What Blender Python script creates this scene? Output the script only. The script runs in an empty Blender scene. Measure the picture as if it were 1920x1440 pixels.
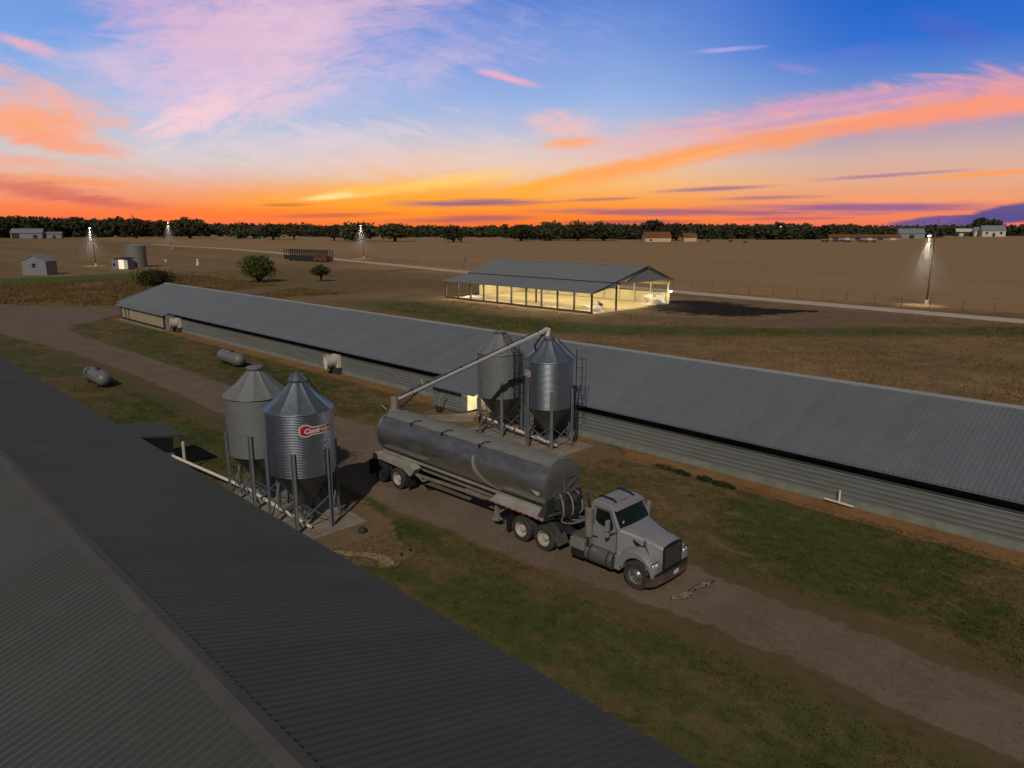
import bpy, math, random
from mathutils import Vector, Matrix, noise as mnoise
C = bpy.context.scene.collection
R = math.radians
PI = math.pi
random.seed(7)

# ------------------------------------------------------------------ helpers
def lin(r, g, b):
    def f(c):
        c /= 255.0
        return c / 12.92 if c <= 0.04045 else ((c + 0.055) / 1.055) ** 2.4
    return (f(r), f(g), f(b), 1.0)

class MB:
    def __init__(s): s.v = []; s.f = []; s.attr = []
    def add(s, vs, fs):
        o = len(s.v); s.v += [tuple(v) for v in vs]; s.f += [tuple(i + o for i in f) for f in fs]; return s
    def poly(s, *p): return s.add(p, [tuple(range(len(p)))])
    def box(s, x0, x1, y0, y1, z0, z1):
        v = [(x, y, z) for x in (x0, x1) for y in (y0, y1) for z in (z0, z1)]
        return s.add(v, [(0, 1, 3, 2), (4, 6, 7, 5), (0, 4, 5, 1), (2, 3, 7, 6), (0, 2, 6, 4), (1, 5, 7, 3)])
    def hexa(s, b, t):      # 4 bottom corners, 4 top corners, same winding
        return s.add(list(b) + list(t), [(3, 2, 1, 0), (4, 5, 6, 7), (0, 1, 5, 4), (1, 2, 6, 5), (2, 3, 7, 6), (3, 0, 4, 7)])
    def tube(s, p, q, r, n=8, r2=None, caps=True):
        p = Vector(p); q = Vector(q); r2 = r if r2 is None else r2
        d = (q - p)
        if d.length < 1e-6: return s
        d.normalize()
        a = d.cross(Vector((0, 0, 1)))
        if a.length < 1e-3: a = d.cross(Vector((1, 0, 0)))
        a.normalize(); b = d.cross(a)
        vs = []
        for c, rr in ((p, r), (q, r2)):
            for i in range(n):
                t = 2 * PI * i / n
                vs.append(c + a * math.cos(t) * rr + b * math.sin(t) * rr)
        fs = [(i, (i + 1) % n, n + (i + 1) % n, n + i) for i in range(n)]
        if caps: fs += [tuple(range(n - 1, -1, -1)), tuple(range(n, 2 * n))]
        return s.add(vs, fs)
    def path(s, pts, r, n=7):
        for a, b in zip(pts[:-1], pts[1:]): s.tube(a, b, r, n)
        return s
    def beam(s, p, q, w, h=None):       # rectangular bar
        h = w if h is None else h
        p = Vector(p); q = Vector(q); d = (q - p).normalized()
        a = d.cross(Vector((0, 0, 1)))
        if a.length < 1e-3: a = Vector((1, 0, 0))
        a.normalize(); b = a.cross(d)
        c = lambda o: [o - a * w / 2 - b * h / 2, o + a * w / 2 - b * h / 2, o + a * w / 2 + b * h / 2, o - a * w / 2 + b * h / 2]
        return s.hexa(c(p), c(q))
    def lathe(s, prof, n=32, axis='z', o=(0, 0, 0), cap0=True, cap1=True):
        vs = []
        for r, z in prof:
            for i in range(n):
                t = 2 * PI * i / n; a, b = r * math.cos(t), r * math.sin(t)
                if axis == 'z': v = (o[0] + a, o[1] + b, o[2] + z)
                elif axis == 'x': v = (o[0] + z, o[1] + a, o[2] + b)
                else: v = (o[0] + b, o[1] + z, o[2] + a)
                vs.append(v)
        m = len(prof)
        fs = [(j * n + i, j * n + (i + 1) % n, (j + 1) * n + (i + 1) % n, (j + 1) * n + i) for j in range(m - 1) for i in range(n)]
        if cap0: fs.append(tuple(range(n - 1, -1, -1)))
        if cap1: fs.append(tuple(range((m - 1) * n, m * n)))
        return s.add(vs, fs)
    def prism(s, pts, axis, a, b):      # extrude closed 2-D polygon
        def P(u, v, w):
            return (w, u, v) if axis == 'x' else ((u, w, v) if axis == 'y' else (u, v, w))
        n = len(pts)
        vs = [P(u, v, a) for u, v in pts] + [P(u, v, b) for u, v in pts]
        fs = [(i, (i + 1) % n, n + (i + 1) % n, n + i) for i in range(n)]
        fs += [tuple(range(n - 1, -1, -1)), tuple(range(n, 2 * n))]
        return s.add(vs, fs)
    def loft(s, rings, close=True, caps=True):
        n = len(rings[0]); vs = [v for r in rings for v in r]; fs = []
        for j in range(len(rings) - 1):
            for i in range(n if close else n - 1):
                fs.append((j * n + i, j * n + (i + 1) % n, (j + 1) * n + (i + 1) % n, (j + 1) * n + i))
        if caps: fs += [tuple(range(n - 1, -1, -1)), tuple(range((len(rings) - 1) * n, len(rings) * n))]
        return s.add(vs, fs)
    def build(s, name, mat, parent=None, smooth=None, bevel=0, fix=True):
        me = bpy.data.meshes.new(name); me.from_pydata(s.v, [], s.f)
        if fix:
            import bmesh
            bm = bmesh.new(); bm.from_mesh(me); bmesh.ops.recalc_face_normals(bm, faces=bm.faces); bm.to_mesh(me); bm.free()
        me.materials.append(mat)
        if smooth is not None:
            me.polygons.foreach_set('use_smooth', [True] * len(me.polygons))
            me.set_sharp_from_angle(angle=R(smooth))
        o = bpy.data.objects.new(name, me); C.objects.link(o)
        if parent: o.parent = parent
        if bevel:
            m = o.modifiers.new('bevel', 'BEVEL'); m.width = bevel; m.segments = 2; m.limit_method = 'ANGLE'; m.angle_limit = R(35)
        return o

def thing(name, label, cat, loc=(0, 0, 0), rz=0, group=None):
    o = bpy.data.objects.new(name, None); C.objects.link(o)
    o.location = loc; o.rotation_euler = (0, 0, rz); o.empty_display_size = .3
    return tag(o, label, cat, group)
def tag(o, label, cat, group=None):
    o['label'] = label; o['category'] = cat
    if group: o['group'] = group
    return o
def struct(o, label=None, cat=None, kind='structure'):
    o['kind'] = kind
    if label: o['label'] = label
    if cat: o['category'] = cat
    return o
def copy_tree(o, parent=None):
    c = o.copy(); C.objects.link(c); c.parent = parent
    for ch in list(o.children): copy_tree(ch, c)
    return c

# ------------------------------------------------------------------ node helpers
class NT:
    def __init__(s, tree): s.t = tree; s.n = tree.nodes; s.l = tree.links
    def new(s, typ, **kw):
        n = s.n.new(typ)
        for k, v in kw.items(): setattr(n, k, v)
        return n
    def link(s, a, b): s.l.new(a, b)
    def put(s, sock, v):
        if hasattr(v, 'is_output') : s.l.new(v, sock)
        else: sock.default_value = v
    def math(s, op, a, b=0.0, c=None, clamp=False):
        n = s.new('ShaderNodeMath', operation=op, use_clamp=clamp); s.put(n.inputs[0], a); s.put(n.inputs[1], b)
        if c is not None: s.put(n.inputs[2], c)
        return n.outputs[0]
    def ss(s, v, a, b, c=0.0, d=1.0, kind='SMOOTHSTEP'):
        n = s.new('ShaderNodeMapRange', interpolation_type=kind)
        s.put(n.inputs[0], v); s.put(n.inputs[1], a); s.put(n.inputs[2], b); s.put(n.inputs[3], c); s.put(n.inputs[4], d)
        return n.outputs[0]
    def mix(s, f, a, b, blend='MIX'):
        n = s.new('ShaderNodeMix', data_type='RGBA', blend_type=blend)
        s.put(n.inputs[0], f); s.put(n.inputs[6], a); s.put(n.inputs[7], b); return n.outputs[2]
    def noise(s, vec, scale, detail=4, rough=.55, dist=0.0):
        n = s.new('ShaderNodeTexNoise'); s.put(n.inputs['Vector'], vec)
        n.inputs['Scale'].default_value = scale; n.inputs['Detail'].default_value = detail
        n.inputs['Roughness'].default_value = rough; n.inputs['Distortion'].default_value = dist
        return n.outputs['Fac']
    def mapping(s, vec, loc=(0, 0, 0), rot=(0, 0, 0), sc=(1, 1, 1), typ='POINT'):
        n = s.new('ShaderNodeMapping', vector_type=typ); s.put(n.inputs[0], vec)
        n.inputs[1].default_value = loc; n.inputs[2].default_value = rot; n.inputs[3].default_value = sc; return n.outputs[0]
    def sep(s, v):
        n = s.new('ShaderNodeSeparateXYZ'); s.put(n.inputs[0], v); return n.outputs
    def bump(s, h, strength=.3, dist=.05):
        n = s.new('ShaderNodeBump'); s.put(n.inputs['Height'], h); n.inputs['Strength'].default_value = strength
        n.inputs['Distance'].default_value = dist; return n.outputs[0]

def new_mat(name):
    m = bpy.data.materials.new(name); m.use_nodes = True
    nt = NT(m.node_tree); b = m.node_tree.nodes['Principled BSDF']
    return m, nt, b

def M(name, col, rough=.6, metal=0.0, var=.18, scale=2.0, bump=0.0, bscale=30, stretch=(1, 1, 1), dirt=None, dirt_amt=.5, spec=.4, coat=0, rv=.08, sheet=0):
    m, nt, b = new_mat(name)
    p = nt.new('ShaderNodeTexCoord').outputs['Object']
    p2 = nt.mapping(p, sc=stretch)
    n1 = nt.noise(p2, scale, 5, .6); n2 = nt.noise(p2, scale * 7.3, 3, .6)
    f = nt.math('ADD', nt.math('MULTIPLY', n1, .7), nt.math('MULTIPLY', n2, .3))
    f = nt.ss(f, .3, .7)
    a = tuple(c * (1 - var) for c in col[:3]) + (1,); c2 = tuple(min(1, c * (1 + var)) for c in col[:3]) + (1,)
    c = nt.mix(f, a, c2)
    if dirt:
        d = nt.ss(nt.noise(nt.mapping(p, (3.1, 1.7, 5.2)), scale * .8, 6, .65), .5, .68, 0, dirt_amt)
        c = nt.mix(d, c, tuple(dirt[:3]) + (1,))
    if sheet:       # every roofing sheet has its own tone
        wn = nt.new('ShaderNodeTexWhiteNoise', noise_dimensions='1D'); nt.link(nt.math('FLOOR', nt.math('DIVIDE', nt.sep(p)[0], sheet)), wn.inputs['W'])
        c = nt.mix(1.0, c, nt.mix(wn.outputs['Value'], (.965, .965, .965, 1), (1.03, 1.03, 1.03, 1)), 'MULTIPLY')
    nt.link(c, b.inputs['Base Color'])
    b.inputs['Metallic'].default_value = metal
    b.inputs['Specular IOR Level'].default_value = spec
    if coat: b.inputs['Coat Weight'].default_value = coat
    r = nt.ss(n2, .3, .7, max(.03, rough - rv), min(1, rough + rv * 1.2)); nt.link(r, b.inputs['Roughness'])
    if bump:
        nt.link(nt.bump(nt.noise(p, bscale, 3, .6), bump, .02), b.inputs['Normal'])
    return m

def EM(name, col, strength):
    m, nt, b = new_mat(name)
    b.inputs['Base Color'].default_value = (.8, .8, .8, 1)
    b.inputs['Emission Color'].default_value = tuple(col[:3]) + (1,)
    b.inputs['Emission Strength'].default_value = strength
    return m

# ------------------------------------------------------------------ camera
F_PX = 1331.0; CAM_H = 12.3; YAW = 134.8155; PITCH = 12.4764
cd = bpy.data.cameras.new('camera'); cam = bpy.data.objects.new('camera', cd); C.objects.link(cam)
cd.sensor_width = 36; cd.lens = F_PX / 1920 * 36; cd.clip_end = 20000; cd.clip_start = .1
cam.location = (0, 0, CAM_H); cam.rotation_euler = (R(90 - PITCH), 0, R(YAW - 90))
bpy.context.scene.camera = cam
vs = bpy.context.scene.view_settings
vs.view_transform = 'Standard'; vs.look = 'None'; vs.exposure = 0; vs.gamma = 1; vs.use_curve_mapping = False

# ------------------------------------------------------------------ sun
SUN_EL, SUN_AZ = 38.5, -55.0
sl = bpy.data.lights.new('sun', 'SUN'); so = bpy.data.objects.new('sun', sl); C.objects.link(so)
sl.energy = 1.8; sl.angle = R(.5); sl.color = (1.0, .90, .76)
sd = Vector((math.cos(R(SUN_EL)) * math.cos(R(SUN_AZ)), math.cos(R(SUN_EL)) * math.sin(R(SUN_AZ)), math.sin(R(SUN_EL))))
so.rotation_euler = (-sd).to_track_quat('-Z', 'Y').to_euler(); so.location = sd * 60

# ------------------------------------------------------------------ sky (world, by direction)
w = bpy.data.worlds.new('World'); bpy.context.scene.world = w; w.use_nodes = True
nt = NT(w.node_tree); bg = w.node_tree.nodes['Background']
tc = nt.new('ShaderNodeTexCoord').outputs['Generated']
rt = nt.new('ShaderNodeVectorRotate', rotation_type='Z_AXIS'); nt.link(tc, rt.inputs[0]); rt.inputs['Angle'].default_value = R(-YAW)
sx = nt.sep(rt.outputs[0])
az = nt.math('MULTIPLY', nt.math('ARCTAN2', nt.math('MULTIPLY', sx[1], -1.0), sx[0]), 180 / PI)   # degrees, right of the view's heading positive
el = nt.math('MULTIPLY', nt.math('ARCSINE', sx[2]), 180 / PI)
cx = nt.new('ShaderNodeCombineXYZ'); nt.link(az, cx.inputs[0]); nt.link(el, cx.inputs[1]); P = cx.outputs[0]
def pix_dir(u, v):
    X = (u - 960) / F_PX; a = (v - 720) / F_PX; p = R(PITCH)
    d = Vector((X, math.cos(p) - a * math.sin(p), -(math.sin(p) + a * math.cos(p)))).normalized()
    return math.degrees(math.atan2(d.x, d.y)), math.degrees(math.asin(d.z))
def ramp(stops):
    n = nt.new('ShaderNodeValToRGB'); cr = n.color_ramp; cr.interpolation = 'B_SPLINE' if False else 'EASE'
    cr.interpolation = 'LINEAR'
    for i, (deg, col) in enumerate(stops):
        pos = math.sqrt(max(deg, 0) / 90.0)
        e = cr.elements[i] if i < 2 else cr.elements.new(pos)
        e.position = pos; e.color = lin(*col)
    return n
wa = nt.noise(nt.mapping(P, sc=(.05, .16, 1)), 1.0, 5, .55)
fac = nt.math('SQRT', nt.math('DIVIDE', nt.math('MAXIMUM', nt.math('ADD', el, nt.math('MULTIPLY', nt.math('SUBTRACT', wa, .5), nt.math('MULTIPLY', el, .25))), 0.0), 90.0))
top = [(20, (70, 84, 120)), (30, (54, 59, 72)), (90, (48, 50, 58))]
rc = ramp([(0, (246, 100, 40)), (1.0, (252, 132, 34)), (2.0, (252, 158, 52)), (3.2, (248, 184, 110)), (4.8, (232, 196, 170)), (6.8, (190, 192, 212)), (9.3, (152, 178, 224)), (12.3, (124, 156, 218)), (16, (92, 130, 208))] + top)
rr = ramp([(0, (242, 98, 72)), (1.4, (240, 136, 92)), (3.0, (228, 166, 130)), (4.8, (206, 172, 162)), (6.8, (170, 152, 182)), (9.3, (100, 136, 206)), (12, (42, 106, 204)), (16, (6, 92, 196))] + top)
rl = ramp([(0, (248, 104, 64)), (1.3, (250, 126, 70)), (2.8, (240, 164, 124)), (4.8, (206, 198, 198)), (6.8, (176, 196, 222)), (9.3, (142, 178, 228)), (12, (118, 160, 226)), (16, (98, 142, 216))] + top)
for n in (rc, rr, rl): nt.link(fac, n.inputs[0])
col = nt.mix(nt.ss(az, -6, -24), rc.outputs[0], rl.outputs[0]) if False else rc.outputs[0]
col = nt.mix(nt.ss(az, -26, -6, 1, 0), rc.outputs[0], rl.outputs[0])
col = nt.mix(nt.ss(az, 6, 26), col, rr.outputs[0])
nA = nt.noise(nt.mapping(P, (1.3, 4.0, 0), sc=(.10, .30, 1)), 1.0, 6, .6, .4)
nB = nt.noise(nt.mapping(nt.mapping(P, rot=(0, 0, R(-8))), (7, 2, 0), sc=(.26, 1.35, 1)), 1.0, 9, .70, .7)
nC = nt.noise(nt.mapping(nt.mapping(P, rot=(0, 0, R(-24))), (3, 9, 0), sc=(.20, .62, 1)), 1.0, 10, .70, 1.0)
nD = nt.noise(nt.mapping(P, (11, 5, 0), sc=(.12, 2.2, 1)), 1.0, 4, .6, .3)
nE = nt.noise(nt.mapping(nt.mapping(P, rot=(0, 0, R(16))), (5, 1, 0), sc=(.16, 1.0, 1)), 1.0, 6, .66, 1.0)
nF = nt.noise(nt.mapping(nt.mapping(P, rot=(0, 0, R(-10))), (2, 3, 0), sc=(.42, 1.25, 1)), 1.0, 9, .68, .8)
thin = nt.ss(nF, .30, .62, .45, 1.0)
FL = {'A': nA, 'B': nB, 'C': nC, 'D': nD, 'E': nE}
n_stroke = 0
def stroke(u, v, a, b, rot, c, op, nz='A', amp=1.2, soft=1.0):
    """one cloud: an ellipse of sky directions with ragged edges"""
    global col, P, n_stroke
    n_stroke += 1
    if n_stroke % 8 == 0:       # evaluate the clouds in batches: keeps the shader small enough to compile
        va = nt.new('ShaderNodeVectorMath', operation='MULTIPLY_ADD'); nt.link(col, va.inputs[0]); va.inputs[1].default_value = (1e-7, 1e-7, 0); nt.link(P, va.inputs[2]); P = va.outputs[0]
    c0 = Vector(pix_dir(u, v)); r = R(rot)
    ca = Vector(pix_dir(u + a * math.cos(r), v - a * math.sin(r))) - c0
    cb = Vector(pix_dir(u + b * math.sin(r), v + b * math.cos(r))) - c0
    m = nt.mapping(P, (c0.x, c0.y, 0), (0, 0, math.atan2(ca.y, ca.x)), (ca.length, cb.length, 1), 'TEXTURE')
    ln = nt.new('ShaderNodeVectorMath', operation='LENGTH'); nt.link(m, ln.inputs[0])
    d = nt.math('ADD', ln.outputs['Value'], nt.math('MULTIPLY', nt.math('SUBTRACT', FL[nz], .5), amp * 2))
    k = nt.ss(d, .95 + .25 * soft, .95 - .75 * soft, 0, op)
    if nz in 'ACE' and soft >= 1: k = nt.math('MULTIPLY', k, thin)
    col = nt.mix(k, col, lin(*c))
S = stroke
# high pink cirrus on the left
S(330, -10, 360, 75, -8, (222, 178, 204), .6, 'A', 1.2)
S(560, 60, 340, 120, 6, (218, 184, 210), .45, 'A', 1.5)
S(520, 60, 330, 90, 12, (236, 188, 206), .5, 'B', 1.4)
S(880, 90, 300, 90, 4, (152, 160, 222), .5, 'E', 1.5)
S(450, 150, 230, 90, 26, (226, 190, 216), .6, 'A', 1.3)
S(470, 165, 190, 70, 26, (240, 198, 212), .6, 'C', 1.3)
S(370, 222, 130, 34, 24, (252, 206, 208), .9, 'C', 1.2)
S(270, 150, 100, 30, -24, (196, 186, 222), .5, 'A', 1.1)
S(530, 195, 120, 30, 22, (246, 200, 204), .7, 'C', 1.3)
S(610, 265, 240, 34, 7, (226, 204, 214), .6, 'E', 1.3)
S(760, 300, 260, 26, 3, (240, 196, 180), .55, 'E', 1.2)
S(40, 82, 70, 15, -18, (250, 176, 178), .8, 'C', 1.1)
S(520, 100, 420, 130, 12, (226, 194, 214), .4, 'A', 1.4)
S(330, 50, 240, 50, -16, (226, 180, 206), .45, 'C', 1.4)
S(660, 170, 300, 60, 14, (206, 194, 222), .4, 'E', 1.3)
# orange bank on the left
S(70, 205, 190, 75, -14, (252, 172, 140), .85, 'E', 1.2)
S(40, 230, 170, 42, -6, (255, 160, 104), .75, 'B', 1.1)
S(120, 272, 150, 20, -9, (255, 156, 112), .8, 'B', 1.0)
S(60, 305, 130, 16, -4, (250, 160, 116), .6, 'B', 1.0)
S(120, 338, 170, 14, -3, (252, 142, 70), .6, 'B', 1.0)
S(60, 355, 170, 22, -9, (214, 106, 92), .8, 'B', 1.0)
S(190, 378, 130, 12, -6, (206, 100, 92), .7, 'B', 1.0)
# glow over the set sun
S(560, 290, 420, 55, 3, (226, 206, 210), .45, 'E', 1.4)
S(980, 300, 200, 40, 3, (230, 206, 200), .45, 'E', 1.2)
S(700, 378, 330, 36, 2, (255, 164, 18), .8, 'A', .7)
S(760, 352, 240, 12, 5, (255, 196, 74), .7, 'B', .9)
S(620, 369, 75, 8, 4, (255, 226, 150), .9, 'B', .6)
S(860, 335, 170, 14, 9, (255, 206, 120), .6, 'B', .9)
S(300, 405, 330, 16, 0, (255, 112, 52), .6, 'A', .6)
S(560, 400, 260, 14, 0, (255, 122, 24), .6, 'A', .6)
# long swoosh on the right
S(1060, 236, 80, 34, -4, (246, 188, 178), .8, 'E', .9)
S(1075, 268, 75, 13, 4, (255, 166, 88), .9, 'B', .6)
S(1250, 262, 260, 46, 10, (238, 178, 172), .75, 'E', .9)
S(1560, 205, 390, 40, 9, (238, 166, 166), .8, 'E', .9)
S(1850, 178, 240, 54, 9, (244, 156, 148), .75, 'E', .9)
S(1010, 350, 130, 17, 14, (255, 170, 40), .9, 'B', .6)
S(1200, 312, 230, 24, 13, (255, 160, 76), .92, 'B', .6)
S(1450, 262, 250, 24, 11, (253, 154, 92), .9, 'B', .6)
S(1720, 217, 270, 26, 9, (252, 148, 106), .88, 'B', .6)
S(1900, 195, 130, 24, 9, (252, 150, 116), .8, 'B', .6)
S(1480, 234, 210, 9, 7, (252, 166, 128), .7, 'B', .6)
S(1560, 190, 250, 10, 8, (206, 150, 196), .6, 'B', .8)
S(1850, 326, 190, 7, 4, (255, 152, 76), .8, 'B', .5)
S(1700, 372, 330, 14, 1, (244, 160, 104), .6, 'A', .6)
S(1500, 226, 190, 8, 9, (176, 150, 200), .55, 'B', .7)
S(1700, 176, 200, 9, 9, (170, 142, 200), .5, 'B', .8)
S(1330, 232, 130, 7, 8, (186, 164, 206), .5, 'B', .7)
S(1290, 297, 170, 6, 13, (255, 176, 96), .6, 'B', .5)
# small wisps in the blue
S(950, 146, 70, 9, -14, (244, 172, 196), .85, 'B', .7)
S(1362, 93, 70, 6, 5, (176, 162, 226), .85, 'B', .6)
S(1490, 128, 60, 10, -10, (142, 136, 214), .6, 'B', .8)
S(1600, 100, 110, 22, 10, (104, 112, 206), .5, 'A', 1.0)
S(1780, 55, 90, 30, -10, (78, 96, 196), .6, 'A', 1.0)
# violet bars near the horizon
S(885, 381, 170, 8, 1.2, (146, 88, 120), .95, 'D', .9)
S(640, 403, 120, 6, 1, (206, 96, 70), .8, 'D', .9)
S(880, 411, 150, 8, 1.5, (178, 92, 96), .9, 'D', .8)
S(540, 384, 60, 4, 1, (206, 108, 50), .8, 'D', .8)
S(100, 408, 120, 4, 0, (214, 92, 76), .6, 'D', .8)
S(1290, 398, 330, 9, 0, (166, 94, 116), .95, 'D', .9)
S(1620, 390, 300, 12, .5, (148, 92, 138), .95, 'D', .8)
S(1330, 355, 140, 5, 3, (156, 112, 136), .9, 'D', .7)
S(1660, 329, 190, 5, 4, (164, 120, 150), .9, 'D', .7)
S(1430, 371, 130, 5, 2, (176, 112, 124), .85, 'D', .8)
S(1120, 374, 80, 4, 2, (182, 112, 110), .8, 'D', .8)
S(1160, 416, 150, 5, .5, (172, 84, 84), .8, 'D', .8)
S(1480, 410, 120, 4, .5, (196, 92, 104), .8, 'D', .8)
S(1790, 414, 170, 13, 4, (104, 80, 140), .97, 'E', .35, .4)
S(1890, 402, 120, 20, 8, (86, 72, 136), .97, 'E', .35, .4)
# sky outside the view, toned down to near-neutral grey to weaken the ambient light
back = nt.ss(nt.math('ABSOLUTE', az), 42, 80)
col = nt.mix(nt.math('MULTIPLY', back, nt.ss(el, 88, 60)), col, nt.mix(nt.ss(el, 0, 40), lin(66, 62, 62), lin(48, 50, 58)))
sky = nt.new('ShaderNodeTexSky', sky_type='NISHITA'); sky.sun_disc = False
sky.sun_elevation = R(SUN_EL); sky.sun_rotation = R(90 - SUN_AZ)
mx = nt.new('ShaderNodeMix', data_type='RGBA', blend_type='ADD'); mx.inputs[0].default_value = .004
nt.link(col, mx.inputs[6]); nt.link(sky.outputs[0], mx.inputs[7])
nt.link(mx.outputs[2], bg.inputs[0]); bg.inputs[1].default_value = 1.0
w.cycles.sampling_method = 'MANUAL'; w.cycles.sample_map_resolution = 512

# ------------------------------------------------------------------ ground colours shared by soil and grass
gg = bpy.data.node_groups.new('ground_colour', 'ShaderNodeTree')
gg.interface.new_socket('Color', in_out='OUTPUT', socket_type='NodeSocketColor')
gg.interface.new_socket('Height', in_out='OUTPUT', socket_type='NodeSocketFloat')
nt = NT(gg); go = gg.nodes.new('NodeGroupOutput')
pos = nt.new('ShaderNodeNewGeometry').outputs['Position']
px, py, pz = nt.sep(pos)
n1 = nt.noise(pos, .06, 5, .6); n2 = nt.noise(pos, .35, 5, .6, .5); n3 = nt.noise(pos, 2.2, 4, .65); n4 = nt.noise(pos, 14, 3, .7)
nm = nt.noise(nt.mapping(pos, (4, 8, 0), sc=(.5, 1, 1)), .16, 5, .62, .6)
patch = nt.math('ADD', nt.math('MULTIPLY', n2, .45), nt.math('MULTIPLY', nm, .55))
grain = nt.math('ADD', nt.math('MULTIPLY', n3, .5), nt.math('MULTIPLY', n4, .5))
g1 = nt.mix(nt.ss(grain, .35, .65), (.054, .064, .018, 1), (.098, .108, .034, 1))
b1 = nt.mix(nt.ss(grain, .35, .65), (.115, .080, .034, 1), (.190, .130, .060, 1))
lawn = nt.mix(nt.ss(patch, .44, .62), g1, b1)
# browner lawn on the barn side of the drive, greener towards the near roof
far_side = nt.ss(py, 20, 26)
lawn = nt.mix(nt.math('MULTIPLY', nt.ss(nt.math('ADD', patch, nt.math('MULTIPLY', n3, .2)), .50, .66), nt.math('MULTIPLY', far_side, .55)), lawn, b1)
pt = nt.noise(nt.mapping(pos, (2, 6, 1), sc=(.7, 1, 1)), .85, 5, .68, .6)
bare = nt.mix(nt.ss(grain, .35, .65), (.155, .105, .058, 1), (.235, .160, .098, 1))
lawn = nt.mix(nt.math('MULTIPLY', nt.ss(nt.math('ADD', pt, nt.math('MULTIPLY', nt.math('SUBTRACT', patch, .5), .6)), .50, .64), nt.ss(far_side, 0, 1, .28, .75)), lawn, bare)
lawn = nt.mix(nt.ss(pt, .44, .34, 0, .55), lawn, (.035, .050, .013, 1))
# worn verge along the drive
verge = nt.math('ABSOLUTE', nt.math('SUBTRACT', nt.math('ADD', py, nt.math('MULTIPLY', nt.math('SUBTRACT', n2, .5), 2.2)), 20.3))
lawn = nt.mix(nt.math('MULTIPLY', nt.ss(verge, 3.6, 1.6), nt.ss(n3, .3, .7, .5, 1)), lawn, (.150, .098, .055, 1))
scr = nt.mix(nt.ss(nt.math('ADD', nt.math('MULTIPLY', n1, .5), nt.math('MULTIPLY', n2, .5)), .38, .62), (.190, .128, .060, 1), (.300, .195, .100, 1))
scr = nt.mix(nt.ss(grain, .4, .75, 0, .5), scr, (.10, .085, .03, 1))
yw = nt.math('ADD', py, nt.math('MULTIPLY', nt.math('SUBTRACT', n2, .5), 7))
c = nt.mix(nt.ss(yw, 33, 39), lawn, scr)
# strip of greener grass between the long house and the open barn
fc = nt.new('ShaderNodeFloatCurve'); xs = nt.ss(px, -120, 40, 0, 1, 'LINEAR'); nt.link(xs, fc.inputs['Value'])
cv = fc.mapping.curves[0]
pts = [(-120, 66), (-91, 68), (-61, 66), (-45, 76), (-17, 103), (40, 150)]
for i, (X, Y) in enumerate(pts):
    q = ((X + 120) / 160, Y / 200)
    if i == 0: cv.points[0].location = q
    elif i == len(pts) - 1: cv.points[-1].location = q
    else: cv.points.new(*q)
fc.mapping.update()
dy = nt.math('ABSOLUTE', nt.math('SUBTRACT', nt.math('ADD', py, nt.math('MULTIPLY', nt.math('SUBTRACT', n2, .5), 9)), nt.math('MULTIPLY', fc.outputs[0], 200)))
gm = nt.math('MULTIPLY', nt.math('MULTIPLY', nt.ss(dy, 8.5, 2.5), nt.ss(px, -118, -92)), nt.ss(n2, .3, .6, .45, 1))
c = nt.mix(gm, c, nt.mix(nt.ss(grain, .35, .65), (.050, .070, .018, 1), (.115, .125, .036, 1)))
# dry open field
fs = nt.noise(nt.mapping(pos, rot=(0, 0, R(20)), sc=(.006, .05, 1)), 1.0, 6, .6, .4)
ff = nt.noise(nt.mapping(pos, rot=(0, 0, R(48)), sc=(.02, .4, 1)), 1.0, 4, .6)
fld = nt.mix(nt.ss(fs, .30, .70), (.335, .212, .104, 1), (.380, .242, .120, 1))
fld = nt.mix(nt.ss(ff, .58, .85, 0, .14), fld, (.25, .17, .085, 1))
fld = nt.mix(nt.ss(n3, .45, .7, 0, .3), fld, (.22, .15, .075, 1))
fm = nt.ss(nt.math('ADD', yw, nt.math('MULTIPLY', px, -.02)), 121, 131)
c = nt.mix(fm, c, fld)
# left: tall golden grass, then pasture
lw = nt.math('ADD', px, nt.math('MULTIPLY', nt.math('SUBTRACT', n1, .5), 16))
tall = nt.mix(nt.ss(n2, .4, .62), (.215, .140, .055, 1), (.120, .092, .036, 1))
tall = nt.mix(nt.ss(grain, .4, .7, 0, .5), tall, (.27, .19, .08, 1))
c = nt.mix(nt.math('MULTIPLY', nt.ss(lw, -112, -122), nt.ss(py, 118, 100)), c, tall)
past = nt.mix(nt.ss(fs, .3, .7), (.300, .195, .095, 1), (.200, .140, .062, 1))
past = nt.mix(nt.ss(ff, .5, .7, 0, .5), past, (.14, .105, .045, 1))
c = nt.mix(nt.math('MULTIPLY', nt.ss(lw, -196, -215), nt.ss(nt.math('ADD', yw, nt.math('MULTIPLY', px, .12)), 148, 105)), c, past)
gs = nt.math('ABSOLUTE', nt.math('SUBTRACT', nt.math('ADD', lw, nt.math('MULTIPLY', py, .05)), -196))
c = nt.mix(nt.math('MULTIPLY', nt.ss(gs, 15, 6), nt.ss(py, 78, 62)), c, nt.mix(nt.ss(grain, .35, .65), (.060, .095, .020, 1), (.110, .150, .036, 1)))
nt.link(c, go.inputs['Color']); nt.link(nt.math('ADD', nt.math('MULTIPLY', n3, .6), nt.math('MULTIPLY', n4, .4)), go.inputs['Height'])

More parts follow.
